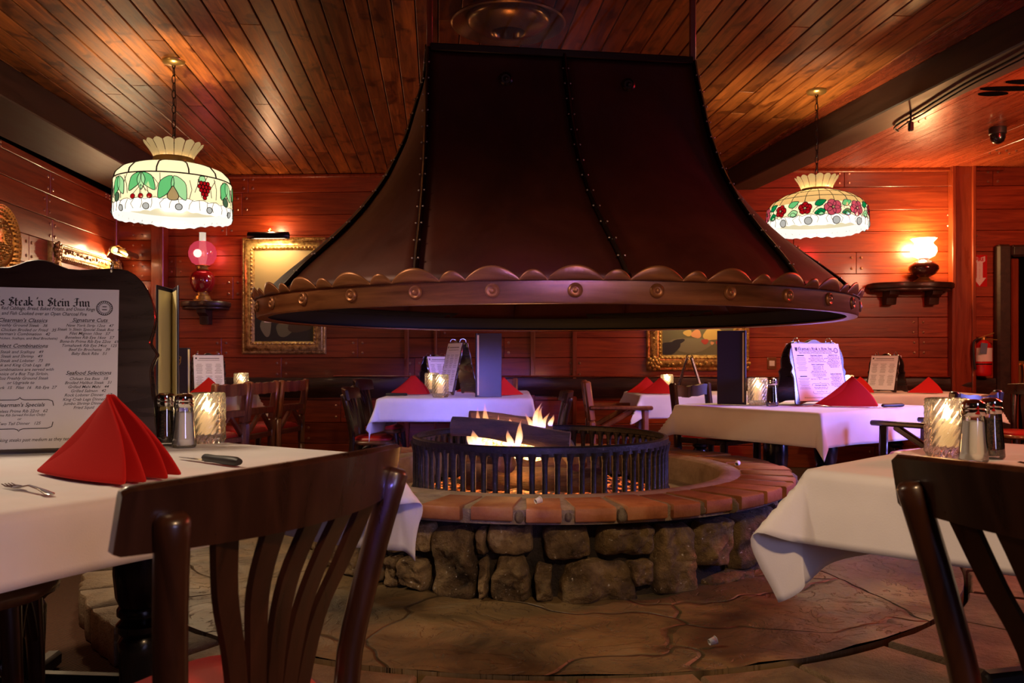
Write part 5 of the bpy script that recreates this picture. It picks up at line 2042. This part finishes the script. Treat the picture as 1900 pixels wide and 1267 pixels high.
mb.build('glass_chimney', M['g_clearhot'], l1, smooth=60)
mb = MB(); mb.ball((-0.03, -0.05, 0.46), 0.04, 12)
mb.build('bulb', M['bulb'], l1, smooth=60)
lamp('hurricane_left_light', 'POINT', (lp_.x+0.03, lp_.y-0.04, lp_.z+0.46), 10, (1.0, 0.36, 0.24), 0.08)

s2 = on_wall(1684, 527)
wall_shelf('long dark double-bracket shelf under the glowing white lamp', s2, BW_ROT, 0.76, 0.26, (-0.19, 0.20), 0.20)
lp2 = on_wall(1702, 523, 0.14); lp2.z = s2.z+0.001
l2 = thing('hurricane_lamp', 'dark squat lamp with a glowing white glass shade on the right wall shelf', 'lamp', lp2, 0.0)
mb = MB(); mb.lathe([(0.085, 0), (0.09, 0.015), (0.06, 0.03), (0.04, 0.05)], 28)
mb.build('base', M['brass'], l2, smooth=40)
mb = MB(); mb.lathe([(0.04, 0.045), (0.10, 0.075), (0.132, 0.12), (0.13, 0.15), (0.09, 0.19), (0.05, 0.205), (0.045, 0.225)], 32)
mb.build('font', plain('dark_ceramic', (0.05, 0.012, 0.010), 0.15, coat=0.6), l2, smooth=60)
mb = MB()
mb.lathe([(0.05, 0.222), (0.095, 0.245), (0.115, 0.285), (0.112, 0.325), (0.085, 0.355), (0.08, 0.37), (0.105, 0.40), (0.112, 0.41)], 48, cap=False, wob=lambda a, r, z: r*(1+0.05*math.sin(10*a)*max(0, (z-0.36)/0.05)))
mb.build('shade', M['g_opal'], l2, smooth=60)
lamp('hurricane_right_light', 'POINT', (lp2.x-0.02, lp2.y, lp2.z+0.33), 85, (1.0, 0.58, 0.26), 0.07)

# ---- paintings
n_b = Vector((math.sin(BW_ROT), -math.cos(BW_ROT), 0))
c = on_wall(528, 549)
picture('tall gilt frame around a dark still life, half hidden behind the hood on the left', c, BW_ROT, 0.83, 1.14, 0.125, 'ochre',
        [('grey', -0.30, -0.34, 0.09, 0.10, 0.3), ('olive', 0.02, -0.36, 0.16, 0.08, 0.1), ('brown', 0.25, -0.33, 0.2, 0.07, 0), ('peach', 0.05, -0.28, 0.15, 0.03, 0), ('cream', -0.12, -0.27, 0.2, 0.02, 0.05)], False, ('dark', 0.42))
pc = on_wall(510, 443, 0.19)
picture_light('dark tube picture light above the tall gilt frame behind the hood', pc, BW_ROT, 0.39, 0)
lamp('picture_light_glow', 'AREA', pc+Vector((0.0, 0.0, -0.022)), 5, (1.0, 0.80, 0.52), 0.34, on_wall(512, 500, 0.0), 0.03)
lamp('picture_light_up', 'POINT', on_wall(512, 426, 0.17), 7, (1.0, 0.55, 0.28), 0.03)
c = on_wall(1294, 610)
picture('ornate carved gilt frame around fruit painting behind the standing black menu folder', c, BW_ROT, 0.97, 0.80, 0.15, 'olive',
        [('grey', -0.1, -0.30, 0.30, 0.14, 0), ('dark', -0.40, -0.36, 0.16, 0.12, 0.4), ('dark', -0.28, -0.25, 0.10, 0.05, 0.5), ('yellow', 0.22, -0.10, 0.15, 0.12, 0.1), ('peach', -0.02, -0.10, 0.07, 0.08, 0), ('yellow', -0.14, -0.08, 0.06, 0.06, 0),
         ('red', 0.10, -0.24, 0.05, 0.05, 0), ('peach', 0.20, -0.27, 0.025, 0.03, 0), ('red', 0.32, -0.25, 0.08, 0.04, 0.2)], True)
lamp('ornate_painting_fill', 'AREA', on_wall(1294, 540, 0.30), 5, (1.0, 0.72, 0.38), 0.4, on_wall(1294, 640, 0.0), 0.05)  # unseen area light without a fixture, aimed at the ornate framed painting
# left wall
n_l = Vector((math.sin(LW_ROT), -math.cos(LW_ROT), 0))
pa, pb = LP(88, 447), LP(213, 483)
ctr = (pa+pb)/2
wd = (Vector((pb.x, pb.y, 0))-Vector((pa.x, pa.y, 0))).length
ctr.z = 1.99-0.45
picture('wide gilt frame on the left wall, half hidden by the big menu board', ctr, LW_ROT, wd, 0.90, 0.15, 'rose',
        [('cream', -0.05, 0.0, 0.26, 0.42, 0), ('peach', 0.2, -0.2, 0.2, 0.3, 0.3), ('cream', 0.3, 0.2, 0.1, 0.3, 0)], True)
q = LP(190, 470)+n_l*0.20
picture_light('brass picture light on the left wall above the wide gilt frame', q, LW_ROT, 0.55, 0, 'brass')
lamp('picture_light_glow_left', 'AREA', q+Vector((0, 0, -0.024)), 14, (1.0, 0.70, 0.38), 0.5, ctr+Vector((0, 0, 0.15)), 0.04).rotation_euler.z += 0
lamp('picture_light_left_up', 'POINT', LP(170, 462)+n_l*0.10, 3.5, (1.0, 0.55, 0.30), 0.04)
# brass plate
q = LP(-6, 450)+n_l*0.012
plate = thing('brass_plate', 'round embossed brass plate hanging on the left wall', 'plate', q, LW_ROT)
RX = Matrix.Rotation(PI/2, 4, 'X')
mb = MB()
mb.lathe([(0.001, 0.02), (0.15, 0.02), (0.165, 0.03), (0.175, 0.012), (0.185, 0.012), (0.25, 0.028), (0.272, 0.034), (0.276, 0.028), (0.26, 0.01), (0.001, 0.004)], 64, T=RX)
mb.build('dish', M['brass'], plate, smooth=50)
mb = MB()
r_ = random.Random(5)
for rr_, cnt, sz in ((0.262, 60, 0.007), (0.235, 40, 0.011), (0.208, 34, 0.011), (0.170, 40, 0.006)):
    for i in range(cnt):
        t = 2*PI*i/cnt
        mb.ball((rr_*math.cos(t), rr_*math.sin(t), 0.024 if rr_ < 0.25 else 0.03), sz, 6, T=RX)
for i in range(70):
    t, rr_ = r_.uniform(0, 2*PI), 0.14*r_.random()**0.5
    mb.ball((rr_*math.cos(t), rr_*math.sin(t), 0.018), r_.uniform(0.008, 0.02), 6, T=RX)
mb.build('embossing', M['brass'], plate, smooth=60)

# ---- fire extinguisher, sign, switch plate
q = on_wall(1815, 697, 0.10)
fx = thing('fire_extinguisher', 'red fire extinguisher hanging on the right wall beside the doorway', 'fire extinguisher', q, BW_ROT)
mb = MB(); mb.lathe([(0.06, 0), (0.068, 0.01), (0.07, 0.03), (0.07, 0.26), (0.06, 0.30), (0.035, 0.325), (0.022, 0.335)], 28)
mb.build('cylinder', M['redpaint'], fx, smooth=50)
mb = MB(); mb.grid(lambda u, v: (0.0715*math.sin(-1.5+2.6*u), -0.0715*math.cos(-1.5+2.6*u), 0.135+0.125*v), 14, 2)
mb.build('paper_label', M['whitepaint'], fx, smooth=60)
mb = MB(); mb.lathe([(0.0725, 0.105), (0.0725, 0.115)], 28, cap=False)
mb.build('strap', M['blackmetal'], fx, smooth=60)
mb = MB()
mb.lathe([(0.02, 0.33), (0.022, 0.355), (0.012, 0.37)], 16)
mb.bar((-0.05, 0, 0.35), (0.09, -0.01, 0.40), 0.022, 0.010, ch=0.003)
mb.bar((-0.02, 0, 0.345), (0.12, -0.01, 0.335), 0.020, 0.010, ch=0.003)
mb.build('lever', M['brass'], fx, smooth=40)
mb = MB(); mb.tube(catmull([(-0.02, 0, 0.35), (-0.09, -0.01, 0.32), (-0.10, -0.02, 0.20), (-0.085, -0.02, 0.06)], 6), 0.010, 8)
mb.build('hose', M['rubber'], fx, smooth=60)
mb = MB(); mb.box((-0.06, -0.075, 0.25), (0.06, 0.003, 0.10), 0, .5, Matrix.Rotation(0.1, 4, 'Y'))
mb.build('inspection_tag', plain('blue_tag', (0.12, 0.17, 0.26), 0.6), fx, smooth=0)
a_, b_ = on_wall(1803, 532, 0.004), on_wall(1831, 473, 0.004)
sg = thing('arrow_sign', 'red and white arrow sign pointing down at the fire extinguisher', 'sign', (a_+b_)/2, BW_ROT)
sw, sh_ = (Vector((b_.x, b_.y))-Vector((a_.x, a_.y))).length, b_.z-a_.z
mb = MB(); mb.box((0, 0, 0), (sw, 0.004, sh_), 0)
mb.build('panel', M['redpaint'], sg, smooth=0)
mb = MB()
arrow = [(-.36, .46), (0, .40), (.36, .46), (.36, .30), (.20, .26), (.20, -.22), (.42, -.22), (0, -.48), (-.42, -.22), (-.20, -.22), (-.20, .26), (-.36, .30)]
mb.prism([(x*sw, y*sh_) for x, y in arrow], 0.0025, 0.0035, 0, .5, RX)
mb.build('arrow', M['whitepaint'], sg, smooth=0)
mb = MB()
text_into(mb, 'FIRE', 0, 0.31*sh_, sw*0.30, RX @ Matrix.Translation((0, 0, 0.004)), 0, 0, 0.002)
for i, ch in enumerate('EXTINGUISHER'):
    text_into(mb, ch, 0, (0.20-0.042*i)*sh_, 0.042*sh_, RX @ Matrix.Translation((0, 0, 0.004)))
mb.build('lettering', M['redpaint'], sg, smooth=0)
q = on_wall(1432, 674, 0.004)
so = thing('wall_outlet', 'pale wall outlet plate beside the purple menu board', 'outlet', q, BW_ROT)
mb = MB(); mb.box((0, 0, 0), (0.085, 0.008, 0.115), 0, .5, None, 0.003)
mb.build('cover_plate', M['seatwood'], so, smooth=40)
mb = MB(); mb.box((0, -0.005, 0), (0.05, 0.005, 0.05), 0, .5, None, 0.002)
mb.build('socket', M['whitepaint'], so, smooth=40)

# ---- ceiling things in the right bay
zc = ZC-0.004
d = (zc-HC)*F/(HOR-237); q = Vector(((1851-950)*d/F, d, zc))
cm = thing('security_camera', 'black dome security camera on the red right-hand ceiling', 'camera', q)
mb = MB(); mb.lathe([(0.062, 0), (0.064, -0.01), (0.062, -0.05), (0.055, -0.055)], 28)
mb.build('housing', M['rubber'], cm, smooth=40)
mb = MB(); mb.lathe([(0.056, -0.05), (0.055, -0.08), (0.045, -0.108), (0.025, -0.122), (0.001, -0.127)], 28)
mb.build('dome', M['black'], cm, smooth=60)
d = (zc-HC)*F/(HOR-160); q = Vector(((1872-950)*d/F, d, zc))
cv = thing('ceiling_vent', 'dark slotted ceiling vent in the red right-hand ceiling', 'vent', q)
for i, (dx, L) in enumerate(((-0.02, 0.20), (0.04, 0.42), (0.09, 0.34), (0.20, 0.36))):
    mb = MB()
    y = -0.10+(0.0, 0.11, 0.25, 0.50)[i]-0.05
    pts = [(dx+L/2*math.cos(2*PI*k_/20), -y*1.0+0.045*math.sin(2*PI*k_/20)) for k_ in range(20)]
    mb.prism(pts, -0.006, 0.0, 0, .5)
    mb.build('slot', M['dark'], cv, smooth=0)
cable = []
for px, py in ((1960, 60), (1900, 97), (1850, 124), (1790, 155), (1735, 188), (1700, 210), (1672, 226), (1660, 236), (1666, 242)):
    d = (2.64-HC)*F/(HOR-py)
    cable.append(Vector(((px-950)*d/F, d, 2.635)))
base = cable[5].copy()
cb = thing('electric_cable', 'black electric cable slung along the right ceiling beam with a plug hanging down', 'cable', base)
mb = MB()
mb.tube(catmull([p-base for p in cable], 6), 0.008, 6)
mb.tube(catmull([p-base+Vector((0.05, 0.03+0.03*math.sin(i*2), 0.004)) for i, p in enumerate(cable[:-1])], 6), 0.006, 6)
mb.build('wire', M['rubber'], cb, smooth=60)
hp = P(1690, 215, cable[5].y)-base
mb = MB()
mb.tube([hp+Vector((0, 0, 0.07)), hp, hp+Vector((0, 0, -0.05))], 0.006, 6)
mb.box((hp.x, hp.y, hp.z-0.07), (0.03, 0.03, 0.06), 0, .5, None, 0.006)
mb.build('plug', M['rubber'], cb, smooth=40)

# ---- tables and cloths
A1 = math.radians(-31.9)
table('dining table under the near left cloth with a big menu board on it', (-1.265, 2.296), A1, 0.675, 0.625, 0.0, ((0.25, 0.125), (-0.32, 0.125)))
cloth('white cloth on the near left table with the steak knife and red napkin', (-1.265, 2.296), A1, 0.675, 0.625, (0.15, 0.30), 0.10, 0.30, 1, {(1, 1): (0.50, False)})
A2 = math.radians(43.6)
table('dining table under the near right cloth', (1.475, 2.185), A2, 0.55, 0.475, ZP+0.012, ((0.12, 0),))
cloth('white cloth on the near right table with a corner flipping out over the hearth', (1.475, 2.185), A2, 0.55, 0.475, (0.19, 0.30), 0.07, 0.30, 4, {(-1, 1): (0.72, False)})
A3 = math.radians(36.1)
table('dining table behind the fire pit on the right with two black pedestals', (1.75, 5.15), A3, 0.55, 0.5, ZP+0.012, ((-0.25, 0), (0.25, 0)))
cloth('white cloth on the table right of the pit with the purple menu board', (1.75, 5.15), A3, 0.55, 0.5, 0.19, 0.08, 0.40, 7, {(-1, -1): 0.2})
table('dining table straight behind the fire', (-0.41, 6.85), 0, 0.545, 0.77, 0.0, ((0, -0.35), (0, 0.35)))
cloth('white cloth on the table straight behind the fire with a blue menu folder', (-0.41, 6.85), 0, 0.545, 0.77, (0.27, 0.175), 0.10, 0.40, 2, {(-1, -1): (0.42, True), (1, -1): (0.30, True)})
A5 = math.radians(-10)
table('dining table at the far left wall behind three rustic chairs', (-2.80, 6.75), A5, 0.42, 0.80, 0.0, ((0, -0.35), (0, 0.35)))
cloth('white cloth on the far left table seen between three rustic chairs', (-2.80, 6.75), A5, 0.42, 0.80, 0.19, 0.08, 0.4, 3)
table('dining table under the ornate gilt frame', (1.56, 7.05), 0.02, 0.56, 0.40, 0.0, ((0, 0),))
cloth('white cloth on the far table under the ornate gilt frame', (1.56, 7.05), 0.02, 0.56, 0.40, 0.19, 0.10, 0.5, 5)
table('dining table against the far right wall', (3.22, 7.15), 0.0, 0.56, 0.42, 0.0, ((0, 0),))
cloth('white cloth on the far right table below the long lamp shelf', (3.22, 7.15), 0.0, 0.56, 0.42, 0.19, 0.08, 0.4, 6)

# ---- near chairs
cafe_chair('dark slat-back chair in the left foreground with its back to the viewer', (-0.553, 1.411, 0), math.radians(64), 'slat-back dining chairs')
first = [o for o in COL.objects if o.get('category') == 'chair'][0]
dup(first, (0.982, 1.254, 0), math.radians(-61.9), 'dark slat-back chair cut off at the right edge in the foreground')
stool('polished wooden seat with one dark leg in view at the bottom left corner', (-1.365, 2.10, 0), math.radians(20))
dup(first, (-0.99, 6.42, 0), math.radians(-88), 'slat-back chair at the left side of the table behind the fire, nearer one', scale=0.93)
dup(first, (-1.02, 7.15, 0), math.radians(-92), 'slat-back chair at the left side of the table behind the fire, farther one', scale=0.98)
dup(first, (0.19, 6.5, 0), math.radians(91), 'slat-back chair at the right side of the table behind the fire', scale=0.90)
dup(first, (3.95, 6.75, 0), math.radians(100), 'slat-back chair at the far right beside the dark doorway', scale=0.95)
# ---- rustic chairs
g = 'rustic chairs'
rustic_chair('rustic chair by the far left table, nearest of the row of three', (-2.285, 6.25, 0), math.radians(80), g, 1, arms=False)
rc = [o for o in COL.objects if o.name.startswith('rustic_chair')][0]
dup(rc, (-2.205, 6.76, 0), math.radians(81), 'rustic chair by the far left table, middle of the row of three')
dup(rc, (-2.09, 7.27, 0), math.radians(79), 'rustic chair by the far left table, farthest of the row of three')
dup(rc, (-0.20, 7.66, 0), math.radians(180), 'rustic chair at the far end of the table behind the fire')
rustic_chair('rustic log armchair with a red seat left of the table under the ornate gilt frame', (0.84, 6.85, 0), math.radians(-92), g, 4)
rustic_chair('dark armchair with a curved rail catching blue light, behind the black menu folder', (1.35, 5.59, ZP+0.005), math.radians(-136.6), g, 6, 'chair', True, arms=False).scale = (0.86,)*3
rustic_chair('dark armchair with a curved rail and a straight armrest, right of the purple menu board', (2.20, 4.42, ZP+0.005), math.radians(33), g, 8, 'chair', True).scale = (0.86,)*3

# ---- near left table
menu_board('big dark menu board with white sheet on the near left table', (-1.424, 2.57, ZS), math.radians(18.7), 0.66, 0.575, True, 0.16, (0.755, 0.015, 0.845), dx=-0.028)
menu_folder('tall open menu folder with cream page behind the near left menu board', (-1.185, 2.975, ZS), math.radians(286), 0.17, 0.52, 0.40, cream=True)
p = T(384, 821)
candle_holder('swirled glass candle holder on the near left table', p, 0.3)
ch0 = [o for o in COL.objects if o.get('category') == 'candle holder'][0]
shaker('salt', 'salt shaker beside the candle on the near left table', T(342, 829))
shaker('pepper', 'pepper shaker beside the big menu board on the near left table', T(308, 825))
salt0 = [o for o in COL.objects if o.name == 'salt_shaker'][0]
pep0 = [o for o in COL.objects if o.name == 'pepper_shaker'][0]
p = T(178, 886)
nap0 = napkin('large red folded napkin in the left foreground before the menu board', p, math.radians(-24), 1.1)
knife('black handled steak knife on the near left table beside the red napkin', T(331, 851), T(444, 866))
kn0 = [o for o in COL.objects if o.get('category') == 'knife'][0]
fork('fork at the left edge of the near left table', T(12, 902), T(96, 920))
fk0 = [o for o in COL.objects if o.get('category') == 'fork'][0]

# ---- near right table
dup(ch0, T(1757, 846), 1.0, 'swirled glass candle holder on the near right table')
dup(salt0, T(1806, 857), 0.2, 'salt shaker beside the candle on the near right table')
dup(pep0, T(1838, 849.5), 0.2, 'pepper shaker behind the salt on the near right table')
dup(fk0, T(1890, 861), math.radians(-48), 'fork at the right edge of the near right table')
copy_one(nap0, (1.285, 1.935, ZS), math.radians(-8), 'red napkin at the right edge of the near right table, only its tip in view', 0.8)

# ---- table right of the pit
menu_folder('closed black menu folder standing upright on the table right of the pit', (1.415, 5.17, ZS), math.radians(157), 0.165, 0.45, 0.20)
mf0 = [o for o in COL.objects if o.get('category') == 'menu folder'][-1]
dup(ch0, T(1406, 751), 0.6, 'bright candle holder beside the black menu folder right of the pit')
dup(pep0, T(1433, 753), 0.3, 'pepper shaker beside the bright candle right of the pit')
menu_board('purple lit menu board on the table right of the pit', (1.84, 5.22, ZS), math.radians(22), 0.42, 0.40, True, 0.22, (0.86, 0.05, 0.93))
copy_one(nap0, T(1566, 754), math.radians(-4), 'red folded napkin before the purple menu board', 1.0)
dup(kn0, T(1606, 757.5), math.atan2((T(1672, 755.5)-T(1606, 757.5)).y, (T(1672, 755.5)-T(1606, 757.5)).x), 'steak knife behind the red napkin right of the pit, black handle out')
dup(fk0, T(1475, 753), math.radians(-35), 'fork at the foot of the purple menu board')

# ---- table straight behind the fire
dup(ch0, T(817, 737), 0.2, 'bright candle holder at the front of the table behind the fire')
dup(ch0, (-0.66, 7.02, ZS), 0.9, 'candle holder half hidden behind the first one on the table behind the fire')
nx = [((-0.80, 6.66, ZS), 4, 'red folded napkin at the front left of the table behind the fire', .86), ((-0.86, 7.02, ZS), 25, 'red napkin at the back left of the table behind the fire', .8),
      ((-0.33, 7.15, ZS), -10, 'red napkin between menu board and blue folder on the table behind the fire', .8), ((-0.035, 6.52, ZS), -150, 'red napkin right of the blue folder on the table behind the fire', .8)]
for loc, rz_, lab, sc in nx:
    copy_one(nap0, loc, math.radians(rz_), lab, sc)
dup(kn0, (-0.66, 6.38, ZS), math.radians(177), 'steak knife before the napkin on the table behind the fire')
menu_folder('upright menu folder lit blue on the table behind the fire', (-0.26, 6.20, ZS), math.radians(10), 0.185, 0.465, 0.16)
menu_board('tall narrow menu board seen from its side on the table behind the fire', (-0.42, 6.62, ZS), math.radians(-62), 0.30, 0.43, False, 0.22)
menu_board('small menu board at the back left of the table behind the fire', (-0.66, 7.36, ZS), math.radians(52), 0.30, 0.32, False, 0.24)

# ---- far left table
menu_folder('menu folder with a gold crest on the far left table', (-2.53, 6.22, ZS), math.radians(8), 0.17, 0.36, 0.5, crest=True)
menu_board('small white menu board on the far left table', (-2.40, 6.72, ZS), math.radians(28), 0.26, 0.33, False, 0.24)
copy_one(nap0, (-2.80, 6.12, ZS), math.radians(10), 'red napkin beside the crested menu folder on the far left table', .8)
copy_one(nap0, (-2.28, 6.30, ZS), math.radians(0), 'red napkin before the small menu board on the far left table', .8)
dup(ch0, (-2.22, 6.98, ZS), 0.4, 'candle holder on the far left table behind the rustic chairs')

# ---- far table under the ornate frame
copy_one(nap0, (1.07, 6.98, ZS), math.radians(5), 'red napkin at the left corner of the table under the ornate frame', .75)
copy_one(nap0, (1.15, 6.80, ZS), math.radians(-12), 'red napkin beside the chair rail on the table under the ornate frame', .75)
menu_board('menu board seen edge on before the ornate gilt frame', (1.49, 7.15, ZS), math.radians(76), 0.30, 0.31, False, 0.30)
dup(ch0, (1.32, 7.25, ZS), 0.4, 'candle holder on the table under the ornate frame', scale=0.9)

# ---- far right table
menu_board('small menu board on the far right table facing left', (3.13, 7.12, ZS), math.radians(-52), 0.27, 0.33, False, 0.26)
copy_one(nap0, (2.83, 7.00, ZS), math.radians(8), 'red napkin left of the menu board on the far right table', .75)
copy_one(nap0, (3.35, 6.92, ZS), math.radians(-8), 'red napkin right of the menu board on the far right table', .75)
dup(ch0, (2.90, 7.36, ZS), 0.1, 'candle holder behind the napkin on the far right table', scale=0.85)

# candle light (one lamp inside each holder)
for o in [o for o in COL.objects if o.get('category') == 'candle holder']:
    lamp('candle_light', 'POINT', o.location+Vector((0, 0, 0.125)), 1.3, (1.0, 0.58, 0.24), 0.012)

# ---- bits lying about
def cup(label, loc, rot):
    r = thing('creamer_cup', label, 'cup', loc, rot, 'small plastic cups')
    Tm = Matrix.Translation((0, 0, 0.011)) @ Matrix.Rotation(1.35, 4, 'X')
    mb = MB(); mb.lathe([(0.009, -0.012), (0.012, 0.012)], 16, T=Tm, cap=False)
    mb.build('wall', M['whitepaint'], r, smooth=50, solid=0.001)
    mb = MB(); mb.lathe([(0.013, 0.011), (0.014, 0.0125), (0.012, 0.0135)], 16, T=Tm)
    mb.build('rim', M['whitepaint'], r, smooth=50)
cup('tiny white plastic cup lying on the front of the brick rim', T(998, 934, ZCAP+0.001), 2.2)
cup('tiny white plastic cup lying on the flagstones in the foreground', T(1322, 1196, ZP+0.008), 1.9)
cup('tiny clear cup lying on the right side of the brick rim', T(1368, 864, ZCAP+0.001), 2.6)
